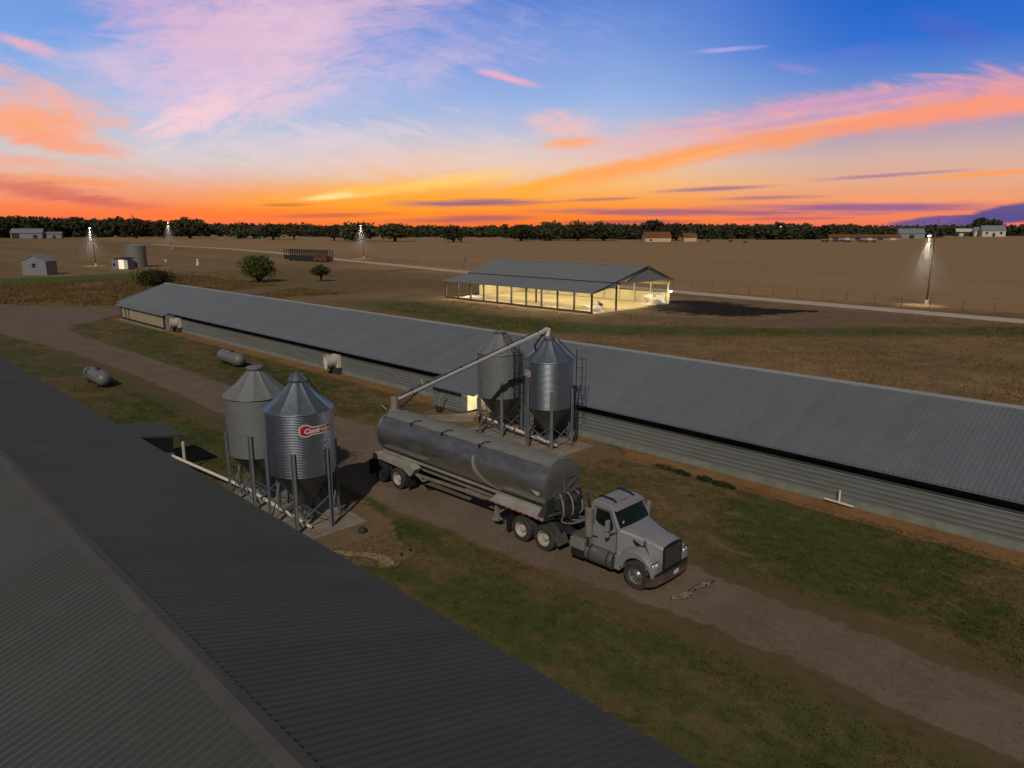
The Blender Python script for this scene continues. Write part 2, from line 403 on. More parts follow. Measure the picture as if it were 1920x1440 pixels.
def ground_mat(name, over=None, rough=1.0, bumpd=.10, rag=.9):
    """soil; 'over' = (colour a, colour b) of a worn surface that fades out by the mesh attribute 'core'"""
    m, nt, b = new_mat(name); g = nt.new('ShaderNodeGroup'); g.node_tree = gg
    c = g.outputs['Color']
    if over:
        pos = nt.new('ShaderNodeNewGeometry').outputs['Position']
        at = nt.new('ShaderNodeAttribute', attribute_name='core').outputs['Fac']
        q1 = nt.noise(pos, .5, 5, .65, .4); q2 = nt.noise(pos, 5.0, 4, .7); q3 = nt.noise(pos, 24, 3, .7)
        o = nt.mix(nt.ss(nt.math('ADD', nt.math('MULTIPLY', q1, .5), nt.math('MULTIPLY', q2, .5)), .36, .64), over[0], over[1])
        o = nt.mix(nt.ss(q3, .35, .7, 0, .30), o, tuple(x * .6 for x in over[0][:3]) + (1,))
        k = nt.ss(nt.math('ADD', at, nt.math('MULTIPLY', nt.math('SUBTRACT', nt.math('ADD', nt.math('MULTIPLY', q1, .6), nt.math('MULTIPLY', q2, .4)), .5), rag)), .22, .50)
        c = nt.mix(k, c, o)
    nt.link(c, b.inputs['Base Color']); b.inputs['Roughness'].default_value = rough; b.inputs['Specular IOR Level'].default_value = .12
    nt.link(nt.bump(g.outputs['Height'], .55, bumpd), b.inputs['Normal'])
    return m
m_ground = ground_mat('grass_and_soil')
m_drive = ground_mat('packed_drive', ((.168, .122, .088, 1), (.236, .176, .130, 1)), bumpd=.04)
m_gravel = ground_mat('pale_gravel', ((.50, .40, .30, 1), (.66, .55, .44, 1)), bumpd=.05)
m_dirt = ground_mat('bare_dirt', ((.165, .110, .065, 1), (.250, .170, .105, 1)), bumpd=.06)
m_earth = ground_mat('orange_earth', ((.22, .115, .050, 1), (.33, .185, .085, 1)), bumpd=.06)
m_black = ground_mat('black_soil', ((.012, .009, .007, 1), (.030, .022, .016, 1)), bumpd=.15, rag=2.2)
m_chalk = ground_mat('spilt_meal', ((.26, .19, .145, 1), (.42, .33, .26, 1)), bumpd=.02)

mb = MB(); n = 24; Lg = 9000
for i in range(n + 1):
    for j in range(n + 1):
        mb.v.append((-Lg + 2 * Lg * i / n, -Lg + 2 * Lg * j / n, 0))
for i in range(n):
    for j in range(n):
        a = i * (n + 1) + j; mb.f.append((a, a + n + 1, a + n + 2, a + 1))
struct(mb.build('ground', m_ground), 'wide flat ground of mown lawn, scrub and dry tan field', 'ground')

def catmull(pts, k):
    out = []
    for i in range(len(pts) - 1):
        p0 = pts[max(i - 1, 0)]; p1 = pts[i]; p2 = pts[i + 1]; p3 = pts[min(i + 2, len(pts) - 1)]
        for s in range(k):
            t = s / k
            out.append(tuple(.5 * (2 * b + (c - a) * t + (2 * a - 5 * b + 4 * c - d) * t * t + (3 * b - a - 3 * c + d) * t ** 3) for a, b, c, d in zip(p0, p1, p2, p3)))
    out.append(tuple(pts[-1])); return out
def ribbon(name, pts, mat, z, k=10, jit=.18, nx=10, hump=0, margin=1.35, slope=2.6):
    """pts: (x, y, width); a sheet whose 'core' attribute falls to 0 at its ragged edges"""
    p = catmull(pts, k); v = []; f = []; core = []
    rnd = random.Random(name)
    for i, (x, y, wd) in enumerate(p):
        a = p[max(i - 1, 0)]; b = p[min(i + 1, len(p) - 1)]
        d = Vector((b[0] - a[0], b[1] - a[1])); d.normalize(); nrm = Vector((-d.y, d.x))
        ends = min(i, len(p) - 1 - i)
        for j in range(nx + 1):
            t = -1 + 2 * j / nx
            q = Vector((x, y)) + nrm * (t * wd / 2 * margin + rnd.uniform(-jit, jit))
            v.append((q.x, q.y, z + hump * (1 - t * t)))
            core.append(max(0, min(1, (1 - abs(t)) * slope)) * (0 if ends == 0 else min(1, .35 + ends * .3)))
    m = nx + 1
    for i in range(len(p) - 1):
        for j in range(nx): f.append((i * m + j, i * m + j + 1, (i + 1) * m + j + 1, (i + 1) * m + j))
    mb = MB(); mb.v = v; mb.f = f; o = mb.build(name, mat, fix=False)
    at = o.data.attributes.new('core', 'FLOAT', 'POINT'); at.data.foreach_set('value', core)
    return o
struct(ribbon('driveway', [(60, 20.2, 2.6), (25, 20.2, 2.6), (-2, 20.2, 2.6), (-8, 20.25, 2.6), (-12, 20.2, 2.9), (-16, 20.5, 4.4), (-21, 20.7, 5.4), (-29, 20.9, 6.0), (-37, 21.4, 5.4), (-45, 21.1, 3.7), (-55, 21.2, 3.3), (-65, 21.3, 3.3), (-83, 20.6, 3.8), (-97, 19.9, 5.2), (-104, 20.4, 7), (-111, 23.5, 11.5), (-118, 26.0, 14), (-125, 23.5, 12), (-134, 17, 11), (-150, 4, 10)], m_drive, .008), 'packed dirt drive running between the two long houses', 'drive')
struct(ribbon('gravel_road', [(-560, 190, 5), (-497, 184, 5), (-402, 179, 5), (-297, 162.5, 5), (-252, 152, 5), (-187, 139.7, 5), (-157, 134, 5), (-110, 126.5, 4.6), (-72, 120.6, 4.4), (-41, 117.4, 4.4), (-19, 115, 4.4), (10, 112, 4.4), (60, 107, 4.4)], m_gravel, .012, k=22), 'pale gravel ranch road crossing behind the open barn', 'road')
struct(ribbon('dirt_track', [(-166, 133.5, 5), (-171, 126, 4.5), (-160, 107, 4), (-147, 88.5, 3.8), (-138, 72, 5), (-133, 60, 8), (-128, 48, 10), (-124, 38, 10)], m_dirt, .008, k=16), 'dirt track branching off the gravel road', 'track')
struct(ribbon('bare_earth_strip', [(60, 31.3, 1.5), (-4, 31.3, 1.4), (-17, 31.2, 1.3), (-24, 31.0, 1.6), (-45, 31.3, 1.2), (-60, 31.3, 1.3), (-87, 31.2, 1.2), (-108, 30.6, 1.6)], m_earth, .006, k=30, jit=.12, nx=6), 'bare orange earth along the foot of the long house', 'earth')
struct(ribbon('silo_yard', [(-22.3, 28.6, 4), (-25, 28.8, 6), (-29, 28.6, 7), (-33, 28.6, 6.5), (-37, 27.8, 4.5)], m_dirt, .010, k=12, nx=12), 'bare dirt yard under the feed bins by the long house', 'dirt')
struct(ribbon('dirt_patch', [(-20.3, 14.8, 1.3), (-22, 14.3, 2.4), (-25, 14.3, 4.2), (-30, 13.8, 5.2), (-34, 13.6, 4)], m_dirt, .010, k=12, nx=12), 'bare dirt around the feed bins beside the near roof', 'dirt')
struct(ribbon('dark_soil', [(-66, 102, 6), (-62.5, 102, 15), (-57, 99.5, 19), (-51.5, 99, 17), (-47.5, 102, 10), (-44.5, 105, 4), (-42, 107, 1.5)], m_black, .016, k=12, nx=16, jit=.7, hump=.06, slope=1.15), 'black stained soil beside the open barn', 'soil')
struct(ribbon('scuffed_soil', [(-72, 96, 8), (-66, 92, 14), (-56, 92, 22), (-46, 97, 24), (-36, 104, 14), (-26, 108, 6)], m_dirt, .008, k=12, nx=14, jit=.5), 'trampled brown soil around the black stain', 'soil')
struct(ribbon('spilt_meal', [(-11.62, 19.3, .12), (-11.42, 19.8, .24), (-11.40, 20.4, .13), (-11.30, 21.0, .2), (-11.26, 21.5, .1)], m_chalk, .024, k=10, nx=8, jit=.06), 'pale line of spilt meal across the drive', 'spill')
struct(ribbon('pale_sand', [(-20.3, 14.1, .2), (-20.9, 14.2, .45), (-21.6, 14.0, .38), (-22.3, 13.5, .35), (-23.2, 13.0, .3)], ground_mat('sand', ((.30, .22, .12, 1), (.42, .31, .18, 1))), .016, k=8, nx=6, jit=.08), 'pale sandy scar in the lawn by the feed bins', 'sand')

# ------------------------------------------------------------------ materials
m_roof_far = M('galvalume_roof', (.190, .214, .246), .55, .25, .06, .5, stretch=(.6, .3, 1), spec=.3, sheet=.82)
m_roof_near = M('darkened_roof', (.081, .090, .093), .6, .12, .10, .35, stretch=(1, .3, 1), spec=.25, dirt=(.088, .080, .070), dirt_amt=.4, sheet=.82)  # foreground darkening put into the base colour; the dirt patches are separate
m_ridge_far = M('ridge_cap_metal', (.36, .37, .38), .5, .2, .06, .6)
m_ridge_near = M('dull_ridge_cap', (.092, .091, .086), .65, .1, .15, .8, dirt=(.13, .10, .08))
m_wall = M('galvanised_siding', (.235, .252, .255), .5, .3, .12, .6, stretch=(.15, 1, 1))
m_conc = M('pale_concrete', (.225, .25, .22), .9, 0, .2, 1.5, bump=.2)
m_slab = M('pad_concrete', (.27, .225, .18), .9, 0, .25, 1.2, bump=.3, dirt=(.15, .10, .06))
m_dark = M('dark_opening', (.05, .05, .05), .9, 0, .3, .6)
m_fascia = M('fascia_metal', (.20, .21, .22), .5, .2, .1, 1)
m_galv = M('bright_galvanised', (.47, .53, .61), .37, 1.0, .05, .9, rv=.02)
m_galv_cone = M('bright_cone_steel', (.33, .38, .43), .42, .9, .05, .6, rv=.02)
m_galv_dull = M('weathered_galvanised', (.225, .238, .25), .55, .35, .05, .7)
m_hop = M('hopper_steel', (.17, .18, .18), .45, .85, .15, 2)
m_leg = M('leg_steel', (.22, .25, .28), .5, .5, .15, 3)
m_white = M('white_paint', (.70, .70, .68), .5, 0, .1, 3)
m_red = M('sign_red', (.42, .025, .035), .5, 0, .1, 4)
m_black_p = M('black_paint', (.015, .015, .017), .5, 0, .3, 4)
m_rubber = M('dusty_rubber', (.045, .046, .046), .85, 0, .4, 5, dirt=(.12, .10, .08), dirt_amt=.5)
m_rubber_dk = M('black_rubber', (.02, .02, .022), .8, 0, .3, 5)
m_alum = M('dusty_aluminium', (.34, .335, .33), .45, .8, .14, 1.4, dirt=(.22, .19, .16), dirt_amt=.5)
m_tank = M('polished_tank', (.50, .505, .51), .36, .9, .05, .35, stretch=(.5, 1, 1), dirt=(.36, .34, .31), dirt_amt=.2)
m_tank_top = M('dusty_tank_top', (.25, .245, .235), .75, .3, .12, 1.2)
m_trim = M('dusty_frame', (.27, .255, .235), .65, .2, .22, 2.5, dirt=(.17, .13, .09))
m_deck = M('dusty_deck', (.36, .34, .31), .7, .2, .2, 1.5, dirt=(.22, .18, .13))
m_cab = M('silver_cab_paint', (.30, .305, .33), .42, .15, .06, 1.3, coat=.25, dirt=(.25, .225, .20), dirt_amt=.35)
m_chrome = M('chrome', (.55, .55, .55), .22, 1.0, .12, 3)
m_glass = M('dark_glass', (.010, .018, .018), .06, 0, .2, 2, spec=.45)
m_grille = M('grille_mesh', (.21, .19, .16), .5, .4, .2, 8)
m_orange = M('amber_lens', (.30, .10, .03), .4, 0, .2, 6)
m_lamp_lens = M('lamp_lens', (.55, .56, .58), .15, 0, .1, 8, spec=.8)
m_hose = M('grey_hose', (.20, .20, .21), .5, .2, .2, 10)
m_prop = M('propane_paint', (.165, .172, .172), .42, .0, .12, 1.5, spec=.5)
m_wood = M('grey_wood', (.13, .10, .075), .85, 0, .3, 4)
m_steel_dk = M('dark_steel', (.045, .045, .05), .6, .3, .25, 3)
m_bark = M('bark', (.055, .042, .03), .9, 0, .3, 6)
m_pad = M('cooling_pad', (.40, .34, .22), .9, 0, .16, .8, stretch=(2, 1, .3), dirt=(.26, .20, .12), dirt_amt=.6)
m_fan = M('white_fan_cone', (.58, .55, .50), .55, 0, .15, 2, dirt=(.30, .24, .18))
m_fan_in = M('rusty_fan_inside', (.30, .19, .11), .8, 0, .2, 3)
m_pipe = M('cream_pipe', (.72, .67, .58), .5, 0, .1, 2)
def foliage(name, a, b):
    m, nt, bs = new_mat(name)
    pos = nt.new('ShaderNodeNewGeometry').outputs['Position']
    rnd = nt.new('ShaderNodeObjectInfo').outputs['Random']
    k = nt.ss(nt.math('ADD', nt.math('MULTIPLY', nt.noise(pos, .7, 3, .6), .7), nt.math('MULTIPLY', rnd, .3)), .35, .72)
    nt.link(nt.mix(k, a + (1,), b + (1,)), bs.inputs['Base Color']); bs.inputs['Roughness'].default_value = .8
    bs.inputs['Specular IOR Level'].default_value = .15
    return m
m_leaf_oak = foliage('oak_leaves', (.046, .052, .028), (.105, .108, .052))
m_leaf_far = foliage('far_leaves', (.056, .062, .038), (.110, .112, .066))
m_leaf_bush = foliage('bush_leaves', (.045, .060, .018), (.115, .130, .038))
m_leaf_pale = foliage('pale_bush_leaves', (.045, .060, .025), (.115, .125, .050))
m_leaf_brown = foliage('olive_brush', (.035, .036, .014), (.085, .075, .030))
m_leaf_weed = foliage('weed_leaves', (.030, .042, .014), (.062, .082, .026))
m_straw = foliage('straw_grass', (.125, .088, .036), (.205, .142, .058))

# ------------------------------------------------------------------ ribbed sheet
def ribbed(mb, x0, x1, ya, za, yb, zb, per=.30, hgt=.026, rib=.045):
    """ribs run from (ya,za) to (yb,zb); repeats along x"""
    nrm = Vector((0, -(zb - za), (yb - ya))); nrm.normalize()
    if nrm.z < 0: nrm = -nrm
    xs = []; x = x0
    while x < x1 - per:
        xs += [(x, 0), (x + per - rib * 2, 0), (x + per - rib * 1.55, 1), (x + per - rib * .45, 1)]; x += per
    xs.append((x, 0)); o = len(mb.v)
    for x, h in xs:
        k = nrm * (h * hgt)
        mb.v.append((x, ya + k.y, za + k.z)); mb.v.append((x, yb + k.y, zb + k.z))
    for i in range(len(xs) - 1):
        a = o + 2 * i; mb.f.append((a, a + 1, a + 3, a + 2))
    return x

def long_house(root, x0, x1, yl, zl, yr, zr_, yb, ze, ridge_mat, roof_mat, per, rh=.026):
    """gabled roof: left eave (yl,zl), ridge (yr,zr_), right eave (yb,ze), local coordinates"""
    for ya, za, yb_, zb in ((yl, zl, yr, zr_), (yb, ze, yr, zr_)):
        mb = MB(); xe = ribbed(mb, x0, x1, ya, za, yb_, zb, per, .026 if ya == yl else rh)
        mb.hexa([(x0, ya, za - .07), (xe, ya, za - .07), (xe, yb_, zb - .07), (x0, yb_, zb - .07)], [(x0, ya, za - .012), (xe, ya, za - .012), (xe, yb_, zb - .012), (x0, yb_, zb - .012)])
        mb.build('roof_panel', roof_mat, root, fix=False)
    sl = (zr_ - zl) / (yr - yl); w_ = .24
    mb = MB().prism([(yr - w_, zr_ - w_ * sl + .035), (yr, zr_ + .05), (yr + w_, zr_ - w_ * sl + .035), (yr + w_, zr_ - w_ * sl + .005), (yr, zr_ + .015), (yr - w_, zr_ - w_ * sl + .005)], 'x', x0 - .03, xe + .03)
    mb.build('ridge_cap', ridge_mat, root)
    return xe

# ------------------------------------------------------------------ near long house (roof the viewer hovers over)
nh = thing('poultry_house', 'dark ribbed metal roof of the nearest long house, filling the bottom left corner', 'barn', (0, 0, 0), 0, 'long poultry houses')
NYR, NZR, NYE, NZE = 4.15, 4.58, 10.5, 2.5
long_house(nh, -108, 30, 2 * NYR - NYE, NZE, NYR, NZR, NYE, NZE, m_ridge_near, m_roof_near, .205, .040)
MB().box(-107.5, 29.6, 2 * NYR - NYE + .45, NYE - .45, 0, NZE - .02).build('wall', m_wall, nh)
mb = MB()
for yy in (NYR - 6.0, NYR + 6.0): pass
MB().prism([(2 * NYR - NYE + .45, NZE - .03), (NYE - .45, NZE - .03), (NYR, NZR - .15)], 'x', -107.5, 29.6).build('gable_wall', m_wall, nh)
# small lean-to (control room) on its eave
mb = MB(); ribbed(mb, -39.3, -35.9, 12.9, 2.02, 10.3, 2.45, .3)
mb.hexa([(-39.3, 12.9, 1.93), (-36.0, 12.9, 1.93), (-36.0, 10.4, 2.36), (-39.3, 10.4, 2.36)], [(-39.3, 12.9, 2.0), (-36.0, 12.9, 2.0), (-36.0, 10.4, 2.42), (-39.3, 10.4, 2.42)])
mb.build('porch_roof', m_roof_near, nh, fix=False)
MB().box(-39.1, -36.9, 10.06, 12.5, 0, 1.92).build('control_room', m_wall, nh)
MB().box(-36.35, -36.25, 12.7, 12.8, 0, 1.94).build('porch_post', m_pipe, nh)

# ------------------------------------------------------------------ far long house
fh = thing('poultry_house', 'long low grey metal house stretching across the picture behind the truck', 'barn', (0, 32.05, 0), 0, 'long poultry houses')
FYE, FZE, FYR, FZR = -.55, 2.13, 6.15, 4.38
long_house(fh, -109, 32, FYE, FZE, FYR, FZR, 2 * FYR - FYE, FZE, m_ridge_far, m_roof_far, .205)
MB().prism([(.1, FZE), (2 * FYR - .1, FZE), (FYR, FZR - .15)], 'x', -107.4, 31.5).build('gable_wall', m_wall, fh)
mb = MB(); prof = []; z = .34
while z < 1.50:
    prof += [(0, z), (0, z + .12), (-.03, z + .15), (-.03, z + .20)]; z += .225
prof += [(-.03, 1.50), (-.03, 1.53), (0, 1.53), (.08, 1.52), (.08, .34)]
mb.prism(prof, 'x', -107.3, 31.4); mb.build('wall_siding', m_wall, fh)
MB().box(-107.35, 31.45, -.05, .12, 0, .335).build('stem_wall', m_conc, fh)
MB().box(-107.2, 31.3, .22, .26, 1.45, 2.2).build('curtain', M('curtain_cloth', (.13, .13, .13), .9, 0, .2, .4), fh)
MB().box(-109, 32, FYE + .06, .2, FZE - .10, FZE - .06).build('soffit', M('soffit_sheet', (.16, .16, .16), .8, 0, .1, 1), fh)
MB().box(-107.3, 31.4, 2 * FYR - .2, 2 * FYR, 0, FZE).build('back_wall', m_wall, fh)
for i in range(58): MB().box(-106.5 + i * 2.4, -106.42 + i * 2.4, .05, .2, 1.5, 2.12).build('wall_stud', m_steel_dk, fh)
# cooling-pad annex at the left end
MB().box(-105.6, -90.4, -1.05, -.92, .35, 1.75).build('cooling_pad', m_pad, fh)
mb = MB(); mb.box(-105.8, -90.2, -1.1, -.03, .12, .33); mb.box(-105.8, -90.2, -1.1, -.9, 1.76, 1.86)
for x in (-105.8, -104.1, -102.9, -90.35): mb.box(x, x + .16, -1.12, -.9, .33, 1.76)
mb.box(-105.8, -90.2, -.88, -.80, .33, 1.8)
mb.build('pad_frame', m_steel_dk, fh)
MB().box(-106, -90, -1.45, -.06, 0, .10).build('pad_footing', m_conc, fh)
mb = MB(); ribbed(mb, -107.5, -89.6, -1.35, 1.86, -.45, 2.17, .305); mb.hexa([(-107.5, -1.35, 1.79), (-89.7, -1.35, 1.79), (-89.7, -.45, 2.10), (-107.5, -.45, 2.10)], [(-107.5, -1.35, 1.85), (-89.7, -1.35, 1.85), (-89.7, -.45, 2.16), (-107.5, -.45, 2.16)])
mb.build('pad_roof', m_roof_far, fh, fix=False)
d = MB().box(-90.1, -89.0, -.98, -.06, .05, 1.9).build('end_closet', m_trim, fh)
def fan_cone(xc, name='exhaust_fan'):
    mb = MB(); zc = 1.12; ang = R(-35)
    # cone axis leans along the wall towards the left and outwards
    ax = Vector((-.30, -.954, 0)); up = Vector((0, 0, 1)); sd_ = ax.cross(up)
    rings = []
    for t, r in ((0, .50), (.35, .55), (.75, .68), (.80, .71), (.75, .64), (.1, .46)):
        c0 = Vector((xc, -.35, zc)) + ax * t
        rings.append([c0 + sd_ * math.cos(2 * PI * i / 28) * r + up * math.sin(2 * PI * i / 28) * r for i in range(28)])
    mb.loft(rings, True, False); f = mb.build(name, m_fan, fh, smooth=40)
    mb = MB(); c0 = Vector((xc, -.35, zc)) + ax * .12
    mb.loft([[c0 + sd_ * math.cos(2 * PI * i / 20) * r + up * math.sin(2 * PI * i / 20) * r for i in range(20)] for r in (.455, .05)], True, False)
    mb.build('fan_shutter', m_fan_in, f)
    mb = MB()
    mb.box(xc - .42, xc + .55, -.42, -.03, .55, 1.68); mb.build('fan_housing', m_fan, f, bevel=.03)
    MB().box(xc - .1, xc + .6, -.55, -.06, .02, .545).build('fan_base', m_dark, f)
fan_cone(-52.9); fan_cone(-88.0)
# control room with lit doorway
cr = MB(); prof = [(-1.65, .1), (-1.65, 1.6), (-.03, 2.05), (-.03, .1)]
cr.prism([(-1.60, .08), (-1.60, 1.62), (-.02, 2.05), (-.02, .08)], 'x', -38.0, -35.0)
crm = cr.build('control_room', m_wall, fh)
mb = MB(); z = .12; prof = []
while z < 1.5: prof += [(-1.62, z), (-1.62, z + .1), (-1.655, z + .125), (-1.655, z + .165)]; z += .2
prof += [(-1.62, 1.58), (-1.605, 1.58), (-1.605, .12)]
mb.prism(prof, 'x', -38.03, -34.97); mb.build('room_siding', m_wall, crm)
mb = MB(); ribbed(mb, -38.25, -33.2, -2.05, 1.63, -.5, 2.165, .305); mb.hexa([(-38.25, -2.05, 1.55), (-33.3, -2.05, 1.55), (-33.3, -.5, 2.09), (-38.25, -.5, 2.09)], [(-38.25, -2.05, 1.62), (-33.3, -2.05, 1.62), (-33.3, -.5, 2.155), (-38.25, -.5, 2.155)])
mb.build('room_roof', m_roof_far, fh, fix=False)
m_glow = EM('lit_room', (.95, .70, .30), .85)
MB().box(-34.99, -34.965, -1.10, -.30, .12, 1.62).build('lit_doorway', m_glow, crm)
MB().box(-34.98, -34.94, -.30, -.18, .1, 1.66).build('door_jamb', m_white, crm)
MB().box(-34.94, -34.2, -.20, -.15, .12, 1.62).build('open_door', m_fan, crm)
MB().lathe([(.05, -.05), (.09, 0), (.05, .06)], 10, 'z', (-34.85, -.7, 1.72)).build('added_door_lamp', EM('added_door_bulb', (1, .85, .55), 4), crm)  # bulb added over the doorway to account for light on the path
def lamp(name, kind, loc, energy, colr, parent=None, size=.1, **kw):
    l = bpy.data.lights.new(name, kind); l.energy = energy; l.color = colr
    if kind in ('POINT', 'SPOT'): l.shadow_soft_size = size
    for k, v in kw.items(): setattr(l, k, v)
    o = bpy.data.objects.new(name, l); C.objects.link(o); o.location = loc
    if parent: o.parent = parent
    return o
lamp('door_spill_light', 'POINT', (-34.3, 31.3, 1.35), 14, (1, .80, .48), None, .08)  # added light that spills onto the path outside the doorway
mb = MB(); mb.hexa([(-37.3, 26.4, .012), (-36.8, 25.9, .012), (-33.0, 29.6, .012), (-34.4, 31.3, .012)], [(-37.3, 26.4, .07), (-36.8, 25.9, .07), (-33.0, 29.6, .07), (-34.4, 31.3, .07)])
struct(mb.build('concrete_path', m_slab), 'concrete path leading to the lit doorway', 'path')
# white vent pipes at the wall foot
pp = thing('drain_pipe', 'white pipe standing over a lying pipe at the long house wall', 'pipe', (-10.8, 31.85, 0))
MB().tube((0, 0, .1), (0, 0, .72), .055, 12).build('riser', m_pipe, pp, smooth=40)
MB().tube((-.62, -.05, .16), (.65, -.05, .12), .05, 12).build('ground_pipe', m_pipe, pp, smooth=40)
# weeds at the wall foot
def leaf_clump(n, rx, ry, rz, size, seed, dome=True):
    rnd = random.Random(seed); mb = MB()
    for _ in range(n):
        while True:
            p = Vector((rnd.uniform(-1, 1), rnd.uniform(-1, 1), rnd.uniform(0 if dome else -1, 1)))
            if p.length < 1: break
        p = Vector((p.x * rx, p.y * ry, p.z * rz)); s = size * rnd.uniform(.5, 1.3)
        a = Vector((rnd.gauss(0, 1), rnd.gauss(0, 1), rnd.gauss(0, .6))).normalized(); b = a.cross(Vector((rnd.gauss(0, 1), rnd.gauss(0, 1), rnd.gauss(0, 1)))).normalized()
        mb.poly(p - a * s, p - b * s * .45, p + a * s, p + b * s * .45)
    return mb
for i, (x, y, rx, lab) in enumerate([(-19.0, 30.5, .9, 'low green weed clump nearest the feed bins along the wall'), (-18.0, 30.4, .55, 'small green weed tuft between two larger clumps by the wall'), (-16.75, 30.45, .5, 'round green weed tuft at the middle of the wall foot'), (-15.7, 30.35, .7, 'green weed clump farthest right of the row along the wall')]):
    o = leaf_clump(260, rx, .26, .22, .08, 50 + i).build('weed_clump', m_leaf_weed, fix=False); o.location = (x, y, .01)
    tag(o, lab, 'weed', 'weeds along the wall')

# ------------------------------------------------------------------ feed bins
def text_mesh(body, size):
    cu = bpy.data.curves.new('lettering', 'FONT'); cu.body = body; cu.size = size; cu.shear = .3; cu.align_x = 'CENTER'; cu.align_y = 'CENTER'; cu.space_character = .92
    cu.offset = .012
    ob = bpy.data.objects.new('lettering', cu); C.objects.link(ob)
    me = bpy.data.meshes.new_from_object(ob.evaluated_get(bpy.context.evaluated_depsgraph_get()))
    v = [tuple(x.co) for x in me.vertices]; f = [tuple(p.vertices) for p in me.polygons]
    bpy.data.objects.remove(ob); bpy.data.curves.remove(cu); bpy.data.meshes.remove(me)
    return v, f
def feed_bin(label, loc, shiny, ladder_az, sign_az=None):
    mw, mc = (m_galv, m_galv_cone) if shiny else (m_galv_dull, m_galv_dull)
    t = thing('feed_bin', label, 'silo', loc, 0, 'metal feed bins')
    r = 1.37; z0, z1, z2 = 2.36, 5.02, 6.08
    prof = []; k = 40
    for i in range(k * 4 + 1):
        z = z0 + (z1 - z0) * i / (k * 4); prof.append((r + (.0062 if shiny else .003) * math.sin(i * PI / 2), z))
    MB().lathe(prof, 56, cap0=False, cap1=False).build('bin_body', mw, t, smooth=60)
    # roof cone with raised seams
    n = 48; mb = MB(); rings = []
    for rad, z in ((r + .06, z1 - .03), (r + .05, z1 + .01), (r * .62, z1 + (z2 - z1) * .45), (.3, z2)):
        rings.append([((rad + (.022 if i % 4 == 0 else 0)) * math.cos(2 * PI * i / n), (rad + (.022 if i % 4 == 0 else 0)) * math.sin(2 * PI * i / n), z + (.022 if i % 4 == 0 else 0)) for i in range(n)])
    mb.loft(rings, True, False); rf = mb.build('bin_roof', mc, t, smooth=25)
    MB().lathe([(.31, z2 - .03), (.31, z2 + .09), (.36, z2 + .09), (.37, z2 + .13), (.17, z2 + .33), (.03, z2 + .43)] if shiny else [(.30, z2 - .03), (.30, z2 + .06), (.36, z2 + .07), (.37, z2 + .14), (.34, z2 + .17), (.03, z2 + .2)], 28).build('lid', mc if shiny else m_galv_dull, t, smooth=30)
    mb = MB().tube((.34, 0, z2 + .12), (-.1, .02, z2 + .52), .012, 6); mb.tube((-.1, .02, z2 + .52), (-.22, .02, z2 + .5), .012, 6); mb.build('lid_lever', m_leg, t)
    # hopper
    n = 40; rings = []
    for rad, z in ((r - .01, z0 + .02), (r * .55, z0 - .78), (.2, .78), (.17, .5)):
        rings.append([((rad - (.012 if i % 4 == 0 else 0)) * math.cos(2 * PI * i / n), (rad - (.012 if i % 4 == 0 else 0)) * math.sin(2 * PI * i / n), z) for i in range(n)])
    mb = MB().loft(rings, True, True); mb.build('hopper', m_hop, t, smooth=20)
    mb = MB().box(-.2, .2, -.16, .16, .22, .52); mb.tube((-.55, 0, .34), (.5, 0, .34), .085, 12); mb.build('auger_boot', m_galv, t, smooth=40, bevel=.02)
    lr = r + .05; legs = []
    for i in range(6):
        a = R(-42 + 60 * i); c, s_ = math.cos(a), math.sin(a); p = Vector((c * lr, s_ * lr, 0)); tv = Vector((-s_, c, 0)); ov = Vector((c, s_, 0))
        legs.append(p)
        mb = MB()
        for u0, u1, w0, w1 in ((-.085, .085, .0, .022), (-.085, -.063, .022, .085), (.063, .085, .022, .085)):
            q = [p + tv * u0 + ov * w0, p + tv * u1 + ov * w0, p + tv * u1 + ov * w1, p + tv * u0 + ov * w1]
            mb.hexa([v + Vector((0, 0, .02)) for v in q], [v + Vector((0, 0, 3.45)) for v in q])
        b = p + ov * .05
        mb.box(b.x - .13, b.x + .13, b.y - .13, b.y + .13, .012, .035)
        mb.build('leg', m_leg, t)
    for i in range(6):
        a, b = legs[i], legs[(i + 1) % 6]; u = Vector((0, 0, 1))
        mb = MB().beam(a + u * .35, b + u * 1.45, .05, .03)
        mb.beam(b + u * .38, a + u * 1.42, .05, .03)
        mb.build('brace', m_leg, t)
    # ladder up the wall and over the cone
    a = R(ladder_az); ov = Vector((math.cos(a), math.sin(a), 0)); tv = Vector((-ov.y, ov.x, 0)); u = Vector((0, 0, 1))
    mb = MB(); lp = ov * (r + .17)
    for s_ in (-.2, .2):
        mb.path([lp + tv * s_ + u * .3, lp + tv * s_ + u * (z1 + .55)], .022, 6)
        mb.path([ov * (r + .08) + tv * s_ + u * (z1 + .12), ov * .45 + tv * s_ + u * (z2 + .1)], .02, 6)
    z = .5
    while z < z1 + .4: mb.tube(lp + tv * -.2 + u * z, lp + tv * .2 + u * z, .016, 5); z += .3
    for k_ in range(6):
        f = k_ / 5; q = ov * (r + .08 + (.45 - r - .08) * f) + u * (z1 + .12 + (z2 - z1 - .02) * f)
        mb.tube(q + tv * -.2, q + tv * .2, .016, 5)
    mb.build('ladder', m_steel_dk, t)
    mb = MB()
    for z in [2.3 + .55 * i for i in range(6)]:
        pts = [lp + tv * .34 * math.cos(b) + ov * (.55 * math.sin(b)) + u * z for b in [PI * j / 6 for j in range(7)]]
        mb.path(pts, .012, 5)
    for b in (PI * .2, PI / 2, PI * .8):
        q = lp + tv * .34 * math.cos(b) + ov * (.55 * math.sin(b)); mb.tube(q + u * 2.3, q + u * (z1 + .1), .012, 5)
    mb.build('ladder_cage', m_steel_dk, t)
